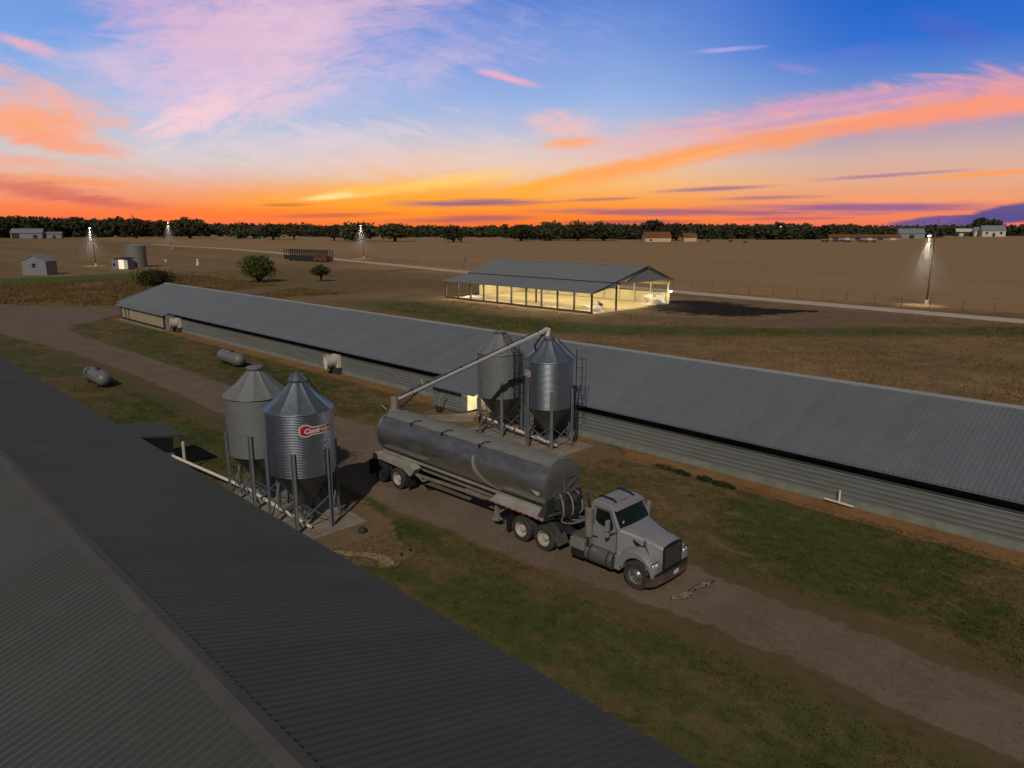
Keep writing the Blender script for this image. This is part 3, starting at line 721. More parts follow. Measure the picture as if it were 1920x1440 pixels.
    if sign_az is not None:
        sa = R(sign_az); zc = 4.33
        def bend(v, f, off, name, mat, par):
            mb = MB(); mb.add([((r + off) * math.cos(sa + x / r), (r + off) * math.sin(sa + x / r), zc + y) for x, y in v], f)
            return mb.build(name, mat, par, fix=False)
        def plate(g):     # outline of a long badge with a round head, split in strips so that it bends
            v, f = [], []; N = 36
            for i in range(N + 1):
                x = -.78 - g + (1.52 + 2 * g) * i / N
                top = .085 + .02 * (x < .7); bot = -.12
                top = .12 + g; bot = -.13 - g
                d = (x + .56) / (.24 + g)
                if abs(d) < 1: top = max(top, .02 + (.22 + g) * math.sqrt(1 - d * d)); bot = min(bot, -.02 - (.17 + g) * math.sqrt(1 - d * d))
                if x < -.56: top = .02 + (.22 + g) * math.sqrt(max(0, 1 - d * d)); bot = -.02 - (.17 + g) * math.sqrt(max(0, 1 - d * d))
                e = (.74 + g - x) / .05
                if e < 1: top *= max(.3, e); bot *= max(.3, e)
                v += [(x, bot), (x, top)]
                if i: f.append((2 * i - 2, 2 * i, 2 * i + 1, 2 * i - 1))
            return v, f
        v, f = plate(.045); sg = bend(v, f, .022, 'sign', m_white, t)
        v, f = plate(0); bend(v, f, .026, 'sign_face', m_red, sg)
        v, f = text_mesh('Cumberland', .27); bend([(x * 1.02 + .0, y * 1.0 - .0) for x, y, z in v], f, .031, 'lettering', m_white, sg)
    return t
feed_bin('shiny feed bin with a full red sign, beside the near roof', (-26.32, 13.97, 0), True, 118, 4)
feed_bin('dull grey feed bin half hidden behind the bin with the red sign', (-29.95, 13.9, 0), False, 58)
feed_bin('shiny feed bin with blue cone under the loading auger spout', (-26.3, 29.45, 0), True, 42, -128)
feed_bin('dull feed bin behind the auger, with the curved dark shadow on it', (-30.1, 29.3, 0), False, -6)
for nm, a, b, lab in (('feed_pipe', (-36.3, 12.2, 1.0), (-31.2, 13.4, .42), 'cream feed pipe running from the near lean-to to the dull bin'),
                      ('feed_pipe', (-31.2, 13.45, .42), (-25.2, 13.55, .2), 'cream feed pipe lying under the two bins by the near roof')):
    tag(MB().tube(a, b, .075, 12).build(nm, m_pipe, smooth=40), lab, 'pipe')
tag(MB().tube((-32.2, 29.4, .62), (-25.2, 28.9, .3), .085, 12).build('feed_pipe', m_pipe, smooth=40), 'pale feed pipe lying under the two bins by the lit doorway', 'pipe')
tag(MB().path([(-33.8, 30.9, .3), (-32.9, 30.0, 1.5), (-31.6, 29.5, 2.1)], .06, 10).build('feed_tube', m_galv, smooth=40), 'thin slanting feed tube beside the lit doorway', 'tube')
mt = thing('feed_motor', 'grey pump box and elbow standing on the path by the control room', 'pump', (-36.4, 29.6, .07))
MB().box(-.18, .18, -.15, .15, 0, .35).build('motor_box', m_steel_dk, mt, bevel=.03)
MB().path([(0, 0, .3), (.1, .1, 1.1), (.3, .25, 1.25)], .05, 10).build('elbow_pipe', m_trim, mt)
for (x0, x1, y0, y1, z) in ((-32.0, -24.2, 27.4, 31.0, .018),):
    struct(MB().box(x0, x1, y0, y1, -.05, .05).build('concrete_pad', m_slab, bevel=.02), 'concrete pad under the bins by the lit doorway', 'pad')
struct(MB().box(-31.8, -24.4, 12.2, 15.8, -.05, .045).build('concrete_pad', m_slab, bevel=.02), 'concrete pad under the bins by the near roof', 'pad')
rk = MB(); rk.lathe([(.16, 0), (.2, .08), (.14, .2), (.04, .27)], 9); tag(rk.build('stone', m_steel_dk), 'dark stone lying on the dirt beside the signed bin', 'stone').location = (-23.6, 15.0, 0)

# ------------------------------------------------------------------ truck
def wheel(parent, x, y, z, r, wd, side, rim_mat, tyre_mat, disc=.5, dual=False, holes=True):
    """side -1 = face towards -y"""
    hw = wd / 2
    prof = [(r * .60, -hw * .9), (r * .80, -hw), (r * .95, -hw * .93), (r, -hw * .72), (r, hw * .72), (r * .95, hw * .93), (r * .80, hw), (r * .60, hw * .9)]
    if dual: prof = prof + [(r * .60, hw * 1.2), (r * .8, hw * 1.15), (r * .95, hw * 1.2), (r, hw * 1.45), (r, hw * 2.8), (r * .95, hw * 3.0), (r * .8, hw * 3.1), (r * .6, hw * 3.0)]
    prof = [(a, b * (-side)) for a, b in prof] if False else prof
    if side > 0: prof = [(a, -b) for a, b in prof][::-1]
    t = MB().lathe(prof, 36, 'y', (x, y, z), False, False); o = t.build('wheel', tyre_mat, parent, smooth=35)
    s = side; mb = MB()
    rp = [(r * .60, s * hw * .9), (r * .56, s * hw * .84), (r * .50, s * hw * (.3 if not dual else -.1)), (r * .32, s * hw * (.35 if not dual else -.1)), (r * .24, s * hw * .75), (r * .12, s * hw * .95), (.01, s * hw * .95)]
    if dual: rp = [(r * .60, s * hw * .9), (r * .55, s * hw * .8), (r * .47, -s * hw * .7), (r * .30, -s * hw * .75), (r * .24, s * hw * .3), (r * .1, s * hw * .5), (.01, s * hw * .5)]
    mb.lathe(rp, 28, 'y', (x, y, z), False, True); mb.build('rim', rim_mat, o, smooth=30)
    if holes:
        mb = MB(); d = s * hw * ((.36 if not dual else -.68))
        for k in range(10):
            a = 2 * PI * k / 10; mb.tube((x + math.sin(a) * r * .43, y + d, z + math.cos(a) * r * .43), (x + math.sin(a) * r * .43, y + d + s * .012, z + math.cos(a) * r * .43), r * .052, 8)
        mb.build('rim_holes', m_black_p, o)
        mb = MB()
        for k in range(10):
            a = 2 * PI * (k + .5) / 10; mb.tube((x + math.sin(a) * r * .28, y + d, z + math.cos(a) * r * .28), (x + math.sin(a) * r * .28, y + d + s * .05, z + math.cos(a) * r * .28), r * .025, 6)
        mb.build('lug_nuts', m_chrome, o)
    return o
m_rim_white = M('dusty_white_rim', (.48, .44, .40), .6, 0, .2, 5, dirt=(.25, .18, .13))
m_rim_alu = M('alloy_rim', (.42, .41, .39), .4, .8, .15, 6)
TK = thing('semi_truck', 'silver grey day-cab truck coupled to the long feed tanker', 'truck', (-12.2, 20.2, 0))
# hood
def hood_ring(x, hb, ht, zb, zt, n=6):
    pts = [(x, -hb, zb)]
    rr_ = .12
    for i in range(n + 1):
        a = PI - PI / 2 * i / n
        pts.append((x, -ht + rr_ + rr_ * math.cos(a), zt - rr_ + rr_ * math.sin(a)))
    pts.append((x, 0, zt + .05))
    for i in range(n + 1):
        a = PI / 2 - PI / 2 * i / n
        pts.append((x, ht - rr_ + rr_ * math.cos(a), zt - rr_ + rr_ * math.sin(a)))
    pts.append((x, hb, zb)); return pts
hd = MB().loft([hood_ring(-.03, .54, .52, .66, 1.50), hood_ring(-.10, .56, .54, .66, 1.54), hood_ring(-.5, .66, .60, .70, 1.62), hood_ring(-1.0, .80, .72, .74, 1.73), hood_ring(-1.62, .95, .93, .80, 1.86)])
hood = hd.build('hood', m_cab, TK, smooth=40)
mb = MB()
for s in (-1, 1): mb.beam((-.12, s * .28, 1.575), (-1.5, s * .42, 1.895), .05, .02)
mb.build('hood_crease', m_cab, hood, bevel=.01)
mb = MB(); mb.box(-.02, .035, -.50, .50, .72, 1.48); mb.build('grille', m_grille, TK, bevel=.02)
g = bpy.data.objects[-1] if False else None
gr = [o for o in TK.children if o.name.startswith('grille')][0]
mb = MB()
for i in range(17): mb.box(.036, .05, -.48 + i * .06, -.462 + i * .06, .74, 1.46)
mb.build('grille_bars', m_steel_dk, gr)
mb = MB(); mb.box(-.02, .06, -.55, -.505, .70, 1.50); mb.box(-.02, .06, .505, .55, .70, 1.50); mb.prism([(-.55, 1.50), (.55, 1.50), (.53, 1.54), (.25, 1.585), (0, 1.60), (-.25, 1.585), (-.53, 1.54)], 'x', -.02, .06); mb.build('grille_surround', m_black_p, gr, bevel=.008)
mb = MB(); mb.path([(x - .015, y * 1.004, z + .004) for x, y, z in hood_ring(-1.60, .95, .93, .80, 1.86)], .012, 5); mb.build('hood_seam', m_black_p, hood)
# vents on hood sides
for s in (-1, 1):
    v = [(-.62, 1.40), (-1.02, 1.62), (-1.08, 1.60), (-.95, 1.44), (-.70, 1.34), (-.58, 1.34)]
    mb = MB(); yo = lambda x, z: s * (.55 + (-x) * .245 + (1.6 - z) * .09 + .035)
    mb.poly(*[(x, yo(x, z), z) for x, z in v]); mb.build('side_vent', m_black_p, hood, fix=False)
# fenders
for s in (-1, 1):
    outer = [(-1.46, .62), (-1.44, .92), (-1.34, 1.14), (-1.12, 1.30), (-.80, 1.37), (-.50, 1.34), (-.26, 1.22), (-.08, 1.04), (.0, .86), (.0, .60)]
    inner = [(-.10, .60)] + [(-.66 + .60 * math.cos(R(a)), .52 + .62 * math.sin(R(a))) for a in range(15, 176, 16)] + [(-1.30, .62)]
    rings = []
    for y, inset, dz in ((.50, .02, 0.1), (.85, .0, .05), (1.08, .0, .0), (1.17, .05, -.05)):
        rings.append([(x + (inset * .5 if x < -.66 else -inset), s * y, z + dz * (1 if z > .9 else 0)) for x, z in outer] + [(x, s * y, z) for x, z in inner[0:]])
    MB().loft(rings).build('fender', m_cab, TK, smooth=35)
    # headlight pod on the fender's front corner
    hl = MB().lathe([(.02, -.06), (.08, -.05), (.095, .0), (.08, .03), (.02, .05)], 20, 'x', (-.045, s * .86, .99)); hl.lathe([(.02, -.06), (.07, -.05), (.085, .0), (.07, .03), (.02, .05)], 20, 'x', (-.075, s * 1.02, .99)); hl.build('headlight', m_lamp_lens, TK, smooth=40)
    MB().lathe([(.02, -.03), (.125, -.02), (.135, .0), (.02, .012)], 20, 'x', (-.045, s * .86, .99)).lathe([(.02, -.03), (.115, -.02), (.125, .0), (.02, .012)], 20, 'x', (-.085, s * 1.02, .99)).build('headlight_bezel', m_black_p, TK)
    mb = MB().hexa([(-.30, s * .74, .84), (-.0, s * .72, .84), (.0, s * 1.10, .84), (-.30, s * 1.16, .84)], [(-.34, s * .72, 1.16), (-.10, s * .70, 1.12), (-.12, s * 1.06, 1.12), (-.36, s * 1.12, 1.16)])
    mb.build('headlight_pod', m_cab, TK, bevel=.03)
# bumper with wrapped ends
def bump_ring(z, g=0):
    pts = []
    for y, x in ((-1.22, -.22), (-1.20, -.06), (-1.0, .06), (-.5, .11), (0, .12), (.5, .11), (1.0, .06), (1.20, -.06), (1.22, -.22)): pts.append((x + g, y, z))
    for y, x in ((1.14, -.22), (1.12, -.08), (.95, 0), (.5, .04), (0, .05), (-.5, .04), (-.95, 0), (-1.12, -.08), (-1.14, -.22)): pts.append((x + g, y, z))
    return pts
bp = MB().loft([bump_ring(.27, -.05), bump_ring(.30), bump_ring(.60), bump_ring(.64, -.02)]).build('bumper', m_chrome, TK, smooth=30)
MB().loft([bump_ring(.645, -.015), bump_ring(.70, -.03)]).build('bumper_top', m_black_p, bp)
MB().box(.115, .13, .02, .30, .42, .56).build('number_plate', m_white, bp)
MB().box(.1, .14, -.42, -.36, .42, .48).build('tow_hook', m_steel_dk, bp)
# cab
def cab_ring(pr, y):
    return [(x, y * k, z) for x, z, k in pr]
pr = [(-1.60, .92, 1), (-1.60, 1.50, 1), (-1.58, 1.84, 1), (-1.93, 2.44, .93), (-1.86, 2.50, .92), (-2.05, 2.585, .86), (-2.45, 2.63, .84), (-2.84, 2.60, .86), (-2.87, 2.48, .93), (-2.87, 1.50, 1), (-2.87, .92, 1)]
cab = MB().loft([cab_ring(pr, y) for y in (-.99, 0, .99)]).build('cab', m_cab, TK, smooth=28, bevel=.035)
# windscreen, slightly proud
def ws(y, f, off=.012):
    x = -1.585 - .345 * f + .07 * (1 - (y / .9) ** 2) + off; z = 1.865 + .575 * f; return (x, y * (1 - .07 * f), z)
mb = MB(); rings = []
for f in (.04, .5, .97): rings.append([ws(-.90 + 1.8 * i / 10, f) for i in range(11)])
mb.loft(rings, False, False); wsh = mb.build('windscreen', m_glass, TK, smooth=60)
mb = MB(); fr = [ws(-.93 + 1.86 * i / 10, 0, .018) for i in range(11)]; mb.path(fr, .022, 6); mb.path([ws(-.93 + 1.86 * i / 10, 1.0, .012) for i in range(11)], .02, 6)
for s in (-1, 1): mb.tube(ws(s * .93, 0, 0), ws(s * .93, 1, 0), .03, 6)
mb.build('windscreen_frame', m_cab, wsh)
MB().box(-1.60, -1.59, -.74, -.66, 2.02, 2.10).build('sticker', m_white, wsh)
mb = MB(); mb.tube((-1.56, -.5, 1.90), (-1.62, .1, 1.94), .010, 5); mb.tube((-1.56, .2, 1.90), (-1.62, .75, 1.94), .010, 5); mb.build('wiper', m_black_p, wsh)
for s in (-1, 1):
    dz = lambda x, z: (x, s * (.99 * (1 - max(0, z - 1.84) / .6 * .07) + .012), z)
    w_ = [(-1.86, 1.72), (-1.80, 1.92), (-2.02, 2.38), (-2.60, 2.40), (-2.62, 1.98), (-2.45, 1.86), (-2.15, 1.80)]
    dr = MB().prism([(-1.66, .95), (-1.66, 1.84), (-1.98, 2.41), (-2.70, 2.43), (-2.70, .95)], 'y', s * .975, s * .998); 
    # the door follows the cab's tumblehome
    dr.v = [(x, y * (1 - max(0, z - 1.84) / .6 * .07), z) for x, y, z in dr.v]
    door = dr.build('door', m_cab, TK)
    mb = MB(); mb.poly(*[(x, y + s * .008, z) for x, y, z in (dz(x, z) for x, z in w_)]); mb.build('door_window', m_glass, door, fix=False)
    MB().path([(x, y * (1 - max(0, z - 1.84) / .6 * .07), z) for x, y, z in ((-1.66, s * .999, .96), (-1.66, s * .999, 1.84), (-1.98, s * .999, 2.41), (-2.70, s * .999, 2.43), (-2.70, s * .999, .96))], .012, 5).build('door_seal', m_black_p, door)
    MB().box(-2.66, -2.50, s * 1.0, s * 1.025, 1.28, 1.33).build('door_handle', m_black_p, door)
    # mirror on arm
    mi = MB().box(-1.92, -1.80, s * 1.27 - .09, s * 1.27 + .09, 1.80, 2.22).build('mirror', m_cab, TK, bevel=.03)
    MB().box(-1.92, -1.80, s * 1.27 - .09, s * 1.27 + .09, 1.58, 1.76).build('lower_mirror', m_black_p if s > 0 else m_cab, mi, bevel=.03)
    MB().path([(-1.62, s * .98, 1.74), (-1.80, s * 1.16, 1.70), (-1.84, s * 1.27, 1.80)], .022, 6).build('mirror_arm', m_black_p, mi)
    hm = MB().lathe([(.01, -.02), (.07, 0), (.08, .03), (.03, .09)], 14, 'x', (-.50, s * .98, 1.74)).build('hood_mirror', m_chrome, TK, smooth=40)
    MB().path([(-.50, s * .98, 1.72), (-.42, s * .95, 1.55), (-.34, s * .92, 1.32)], .014, 6).build('mirror_stalk', m_chrome, hm)
mb = MB(); mb.box(-2.10, -1.92, -1.006, -1.003, 1.58, 1.62); mb.box(-2.02, -1.86, -1.006, -1.003, 1.52, 1.555); mb.build('door_mark', m_red, TK)
for i in range(5):
    y = (-.62, -.2, 0, .2, .62)[i]
    MB().lathe([(.055, 0), (.05, .03), (.02, .045)], 10, 'z', (-2.08 - .02 * abs(y), y, 2.585 - .03 * abs(y))).build('marker_light', m_orange, TK)
for s in (-1, 1):
    mb = MB(); mb.path([(-2.05, s * .52, 2.62), (-2.2, s * .52, 2.70), (-2.7, s * .52, 2.72), (-2.82, s * .52, 2.66)], .035, 8); mb.build('roof_rail', m_black_p, TK, smooth=40)
# exhaust stack, tank, boxes, frame
mb = MB(); mb.tube((-2.80, -1.13, .95), (-2.80, -1.13, 2.35), .10, 16); mb.tube((-2.80, -1.13, 2.35), (-2.80, -1.13, 2.75), .065, 14); mb.path([(-2.80, -1.13, 2.75), (-2.84, -1.12, 2.90), (-2.95, -1.10, 2.98)], .064, 14)
ex = mb.build('exhaust_stack', m_chrome, TK, smooth=40)
MB().lathe([(.14, 0), (.145, .02), (.145, 1.05), (.14, 1.08)], 18, 'z', (-2.80, -1.13, 1.3)).build('heat_shield', m_trim, ex, smooth=40)
for s in (-1, 1):
    x0 = -2.95
    mb = MB().lathe([(.02, 0), (.30, .0), (.335, .03), (.335, 1.17), (.30, 1.2), (.02, 1.2)], 28, 'x', (x0, s * .90, .60)); ft = mb.build('fuel_tank', m_alum, TK, smooth=30)
    mb = MB()
    for x in (x0 + .2, x0 + 1.0): mb.lathe([(.342, 0), (.342, .06)], 24, 'x', (x, s * .90, .60))
    mb.build('tank_strap', m_steel_dk, ft)
    mb = MB(); mb.box(x0 + .02, x0 + 1.22, s * .82 - .16, s * .82 + .16, .955, .985); mb.box(x0 + .05, x0 + 1.2, s * 1.14 - .05, s * 1.14 + .05, .42, .45); mb.build('step', m_steel_dk, ft)
    st = MB().box(-3.66, -3.0, s * .88 - .29, s * .88 + .29, .62, 1.02).build('battery_box', m_trim, TK, bevel=.03)
    MB().box(-3.62, -3.04, s * .88 - .27, s * .88 + .27, .30, .61).build('box_base', m_rubber_dk, st, bevel=.03)
    MB().hexa([(-1.62, s * .95, .42), (-1.40, s * .95, .42), (-1.40, s * 1.14, .42), (-1.62, s * 1.14, .42)], [(-1.62, s * .93, .95), (-1.42, s * .93, .95), (-1.42, s * 1.12, .95), (-1.62, s * 1.12, .95)]).build('cab_step', m_cab, TK, bevel=.02)
    MB().box(-7.0, -.3, s * .42 - .05, s * .42 + .05, .68, .94).build('chassis_rail', m_steel_dk, TK)
mb = MB(); mb.hexa([(-3.75, -1.0, 1.0), (-2.95, -1.0, 1.0), (-2.95, .9, 1.0), (-3.75, .9, 1.0)], [(-3.75, -1.0, 1.04), (-2.95, -1.0, 1.04), (-2.95, .9, 1.04), (-3.75, .9, 1.04)]); mb.build('deck_plate', m_alum, TK)
MB().lathe([(.02, 0), (.48, 0), (.5, .03), (.5, .08), (.02, .1)], 24, 'z', (-5.5, 0, .96)).build('fifth_wheel', m_steel_dk, TK)
wheel(TK, -.66, -1.06, .52, .52, .30, -1, m_rim_alu, m_rubber); wheel(TK, -.66, 1.06, .52, .52, .30, 1, m_rim_alu, m_rubber)
for x in (-4.95, -6.17):
    wheel(TK, x, -1.09, .52, .52, .27, -1, m_rim_white, m_rubber, dual=True, holes=False)
    wheel(TK, x, 1.09, .52, .52, .27, 1, m_rim_white, m_rubber, dual=True, holes=False)
    MB().tube((x, -.9, .52), (x, .9, .52), .09, 10).build('axle', m_steel_dk, TK)
for s in (-1, 1): MB().box(-6.95, -6.93, s * .95 - .3, s * .95 + .3, .2, .85).build('mud_flap', m_rubber_dk, TK)
for s in (-1, 1): MB().hexa([(-4.30, s * .55, .40), (-4.22, s * .55, .40), (-4.22, s * 1.15, .40), (-4.30, s * 1.15, .40)], [(-4.45, s * .55, .72), (-4.37, s * .55, .72), (-4.37, s * 1.15, .72), (-4.45, s * 1.15, .72)]).build('quarter_fender', m_alum, TK)
# sun-visor lip
MB().hexa([(-1.93, -.9, 2.46), (-1.78, -.86, 2.44), (-1.78, .86, 2.44), (-1.93, .9, 2.46)], [(-1.95, -.9, 2.50), (-1.79, -.86, 2.462), (-1.79, .86, 2.462), (-1.95, .9, 2.50)]).build('visor', m_cab, TK, bevel=.01)

# ------------------------------------------------------------------ trailer
TR = thing('tank_trailer', 'long dusty aluminium feed tanker with raised loading auger', 'trailer', (-28.4, 20.2, 0))
XO = 28.4
def tx(X): return X + XO
R_T, ZC = 1.04, 2.36
xa, xb = tx(-28.45), tx(-17.3)
prof = [(.02, xa - .16), (.5, xa - .14), (.85, xa - .06), (R_T, xa)]
prof += [(R_T, xa + (xb - xa) * i / 8) for i in range(1, 9)] + [(R_T - .01, xb + .05), (.9, xb + .09), (.5, xb + .13), (.02, xb + .14)]
tk = MB().lathe(prof, 56, 'x', (0, 0, ZC)).build('tank', m_tank, TR, smooth=30)
# end rings and seams
mb = MB()
for x in (xa + .01, xb - .02): mb.lathe([(R_T + .004, 0), (R_T + .03, .01), (R_T + .03, .05), (R_T + .004, .06)], 56, 'x', (x, 0, ZC), False, False)
mb.build('end_ring', m_alum, tk, smooth=30)
# dusty walkway band along the top between two rails
n = 12; rings = []
for x in (xa + .15, xb - .1):
    rings.append([(x, (R_T + .014) * math.sin(R(-34 + 68 * i / n)), ZC + (R_T + .014) * math.cos(R(-34 + 68 * i / n))) for i in range(n + 1)] + [(x, (R_T - .02) * math.sin(R(34 - 68 * i / n)), ZC + (R_T - .02) * math.cos(R(34 - 68 * i / n))) for i in range(n + 1)])
tw = MB().loft(rings).build('top_cover', m_tank_top, TR, smooth=30)
mb = MB()
for s in (-1, 1):
    a = R(35) * s; mb.beam((xa + .1, (R_T + .03) * math.sin(a), ZC + (R_T + .03) * math.cos(a)), (xb - .02, (R_T + .03) * math.sin(a), ZC + (R_T + .03) * math.cos(a)), .05, .045)
mb.build('cover_rail', m_trim, tw)
for i in range(9):
    x = xa + .9 + i * 1.25
    MB().path([(x, (R_T + .03) * math.sin(R(b)), ZC + (R_T + .03) * math.cos(R(b))) for b in range(-33, 34, 11)], .016, 6).build('cover_rib', m_trim, tw)
for x in (xa + 2.35, xa + 4.6, xa + 7.1):
    a = R(-37); p = Vector((x, (R_T + .05) * math.sin(a), ZC + (R_T + .05) * math.cos(a)))
    mb = MB().box(p.x - .05, p.x + .05, p.y - .05, p.y + .03, p.z - .14, p.z + .06)
    mb.path([p + Vector((0, 0, .03)), p + Vector((.22, .12, .20)), p + Vector((.34, .32, .16)), p + Vector((.3, .5, .1))], .02, 6); mb.build('hatch_clamp', m_black_p, tw)
# flared step between rear barrel and front section
rings = []
for k in range(14):
    f = k / 13; a = R(-64 - 74 * f); wdt = .10 + .42 * f ** 1.3; xx = tx(-21.5) + .05 * math.sin(PI * f) + .95 * f ** 2.6
    rings.append([(xx, (R_T + .012) * math.sin(a), ZC + (R_T + .012) * math.cos(a)), (xx + wdt, (R_T + .012) * math.sin(a), ZC + (R_T + .012) * math.cos(a)), (xx + wdt, (R_T + .03) * math.sin(a), ZC + (R_T + .03) * math.cos(a)), (xx, (R_T + .03) * math.sin(a), ZC + (R_T + .03) * math.cos(a))])
MB().loft(rings).build('flare_band', m_deck, TR, smooth=40)
rings = [[(x, -y, z) for x, y, z in r] for r in rings]; MB().loft(rings).build('flare_band', m_deck, TR, smooth=40)
# small bird emblem near the front end
mb = MB(); a0 = R(-98)
def on(x, da): a = a0 + R(da); return (x, (R_T + .012) * math.sin(a), ZC + (R_T + .012) * math.cos(a))
X0 = xb - .75
mb.poly(on(X0, 4), on(X0 + .18, 1), on(X0 + .28, 5), on(X0 + .2, -2)); mb.poly(on(X0 + .15, 0), on(X0 + .42, 2), on(X0 + .55, -2), on(X0 + .3, -5)); mb.poly(on(X0 + .2, -3), on(X0 + .5, -6), on(X0 + .34, -8))
mb.build('emblem', m_white, tk, fix=False)
# frame
for s in (-1, 1):
    MB().box(tx(-28.5), tx(-17.4), s * .50 - .06, s * .50 + .06, 1.05, 1.40).build('frame_rail', m_trim, TR)
    MB().beam((tx(-25.4), s * .98, .98), (tx(-20.2), s * .98, 1.18), .09, .12).build('side_rail', m_trim, TR)
    MB().beam((tx(-28.2), s * .84, 1.52), (tx(-17.4), s * .84, 1.52), .06, .10).build('belly_rail', m_deck, TR)
    # rear wheel housing: angled panel over the tandem
    fp = [(tx(-28.72), 1.02), (tx(-28.55), 1.40), (tx(-25.6), 1.44), (tx(-25.25), 1.30), (tx(-25.62), .86), (tx(-26.15), 1.10), (tx(-28.0), 1.16)]
    MB().prism(fp, 'y', s * .78, s * 1.20).build('wheel_guard', m_deck, TR, bevel=.02)
    # front side deck
    dk = MB().hexa([(tx(-20.1), s * .78, 1.46), (tx(-17.15), s * .78, 1.46), (tx(-17.15), s * 1.26, 1.22), (tx(-20.1), s * 1.26, 1.22)], [(tx(-20.1), s * .78, 1.54), (tx(-17.15), s * .78, 1.54), (tx(-17.15), s * 1.26, 1.30), (tx(-20.1), s * 1.26, 1.30)]).build('side_deck', m_deck, TR, bevel=.015)
    mb = MB()
    for i in range(9): mb.box(tx(-20.0) + i * .32, tx(-20.0) + i * .32 + .16, s * 1.265 - .004, s * 1.265 + .004, 1.235, 1.285)
    mb.build('red_stripe', m_red, dk)
    MB().hexa([(tx(-17.55), s * .55, 1.1), (tx(-17.15), s * .55, 1.1), (tx(-17.15), s * 1.25, 1.2), (tx(-17.55), s * 1.25, 1.2)], [(tx(-17.22), s * .55, 2.05), (tx(-17.14), s * .55, 2.05), (tx(-17.14), s * 1.0, 2.0), (tx(-17.22), s * 1.0, 2.0)]).build('end_gusset', m_hop, TR)
    # landing leg
    lg = MB().box(tx(-20.1), tx(-19.92), s * .92 - .08, s * .92 + .08, .42, 1.25).build('landing_leg', m_trim, TR)
    mb = MB(); mb.box(tx(-20.2), tx(-19.82), s * .92 - .15, s * .92 + .15, .36, .42); mb.beam((tx(-20.0), s * .92, .62), (tx(-19.3), s * .92, 1.15), .06); mb.build('landing_foot', m_trim, lg)
    wheel(TR, tx(-26.62), s * 1.09, .52, .52, .27, s, m_rim_white, m_rubber, dual=True, holes=False)
    wheel(TR, tx(-27.98), s * 1.09, .52, .52, .27, s, m_rubber_dk, m_rubber_dk, dual=True, holes=False)
    MB().box(tx(-28.86), tx(-28.84), s * .98 - .3, s * .98 + .3, .2, .98).build('mud_flap', m_rubber_dk, TR)
    MB().box(tx(-25.95), tx(-25.85), s * .95 - .25, s * .95 + .25, .28, .95).build('mud_guard', m_rubber_dk, TR)
for x in (-26.62, -27.98): MB().tube((tx(x), -.95, .52), (tx(x), .95, .52), .09, 10).build('axle', m_steel_dk, TR)
MB().box(tx(-28.95), tx(-28.75), -1.1, 1.1, .62, .78).build('rear_bumper', m_trim, TR)
MB().box(tx(-22.6), tx(-21.4), -.45, .45, .62, 1.05).build('air_tank', m_trim, TR, bevel=.1)
MB().path([(tx(-25.3), -1.0, 1.0), (tx(-24.9), -1.0, .78), (tx(-24.5), -.95, .98)], .05, 8).build('valve_pipe', m_trim, TR)
# front head frame, ladder and hoses
mb = MB(); xf = xb + .26
for y in (-.1, .75): mb.beam((xf, y, 1.3), (xf, y, 2.75), .05)
mb.beam((xf, -.1, 2.75), (xf, .75, 2.75), .05); mb.beam((xf, -.1, 2.2), (xf, .75, 2.7), .04); mb.beam((xf, -.1, 2.2), (xf, .75, 2.2), .04)
mb.beam((xf - .2, -1.05, 1.75), (xf + .1, .8, 2.25), .05); mb.beam((xf - .1, -.95, 1.35), (xf + .1, .85, 1.35), .06)
mb.build('head_frame', m_alum, TR)
rnd = random.Random(5)
for i in range(5):
    y0 = -.35 + i * .22; dx = .18 + .05 * i
    pts = [(xf - .05, y0, 2.1), (xf + dx, y0 - .1, 1.9), (xf + dx + .18, y0 - .22, 1.45), (xf + .25, y0 - .2, 1.12), (xf + .7, y0 - .1, 1.15), (xf + 1.35, y0 + .05, 1.45), (xf + 1.85, y0, 1.2)]
    MB().path(catmull(pts, 5), .028 if i % 2 else .04, 8).build('hose', m_hose if i % 2 == 0 else m_rubber_dk, TR, smooth=60)
mb = MB().box(xf - .05, xf + .42, -.25, .5, 1.15, 1.62); mb.lathe([(.02, 0), (.2, 0), (.22, .04), (.22, .4), (.02, .44)], 16, 'x', (xf + .05, .25, 1.85)); mb.build('hydraulic_pump', m_steel_dk, TR, bevel=.02)
# rear ladder
mb = MB()
for y in (-.62, -.22): mb.path([(xa - .22, y, .9), (xa - .22, y, 3.05), (xa - .05, y, 3.3), (xa + .35, y, 3.42)], .02, 7)
for z in [1.0 + .3 * i for i in range(8)]: mb.tube((xa - .22, -.62, z), (xa - .22, -.22, z), .016, 6)
mb.path([(xa - .22, -.62, 3.0), (xa - .22, -.62, 3.6), (xa - .1, -.6, 3.72), (xa + .15, -.5, 3.5)], .02, 7)
mb.build('rear_ladder', m_alum, TR)
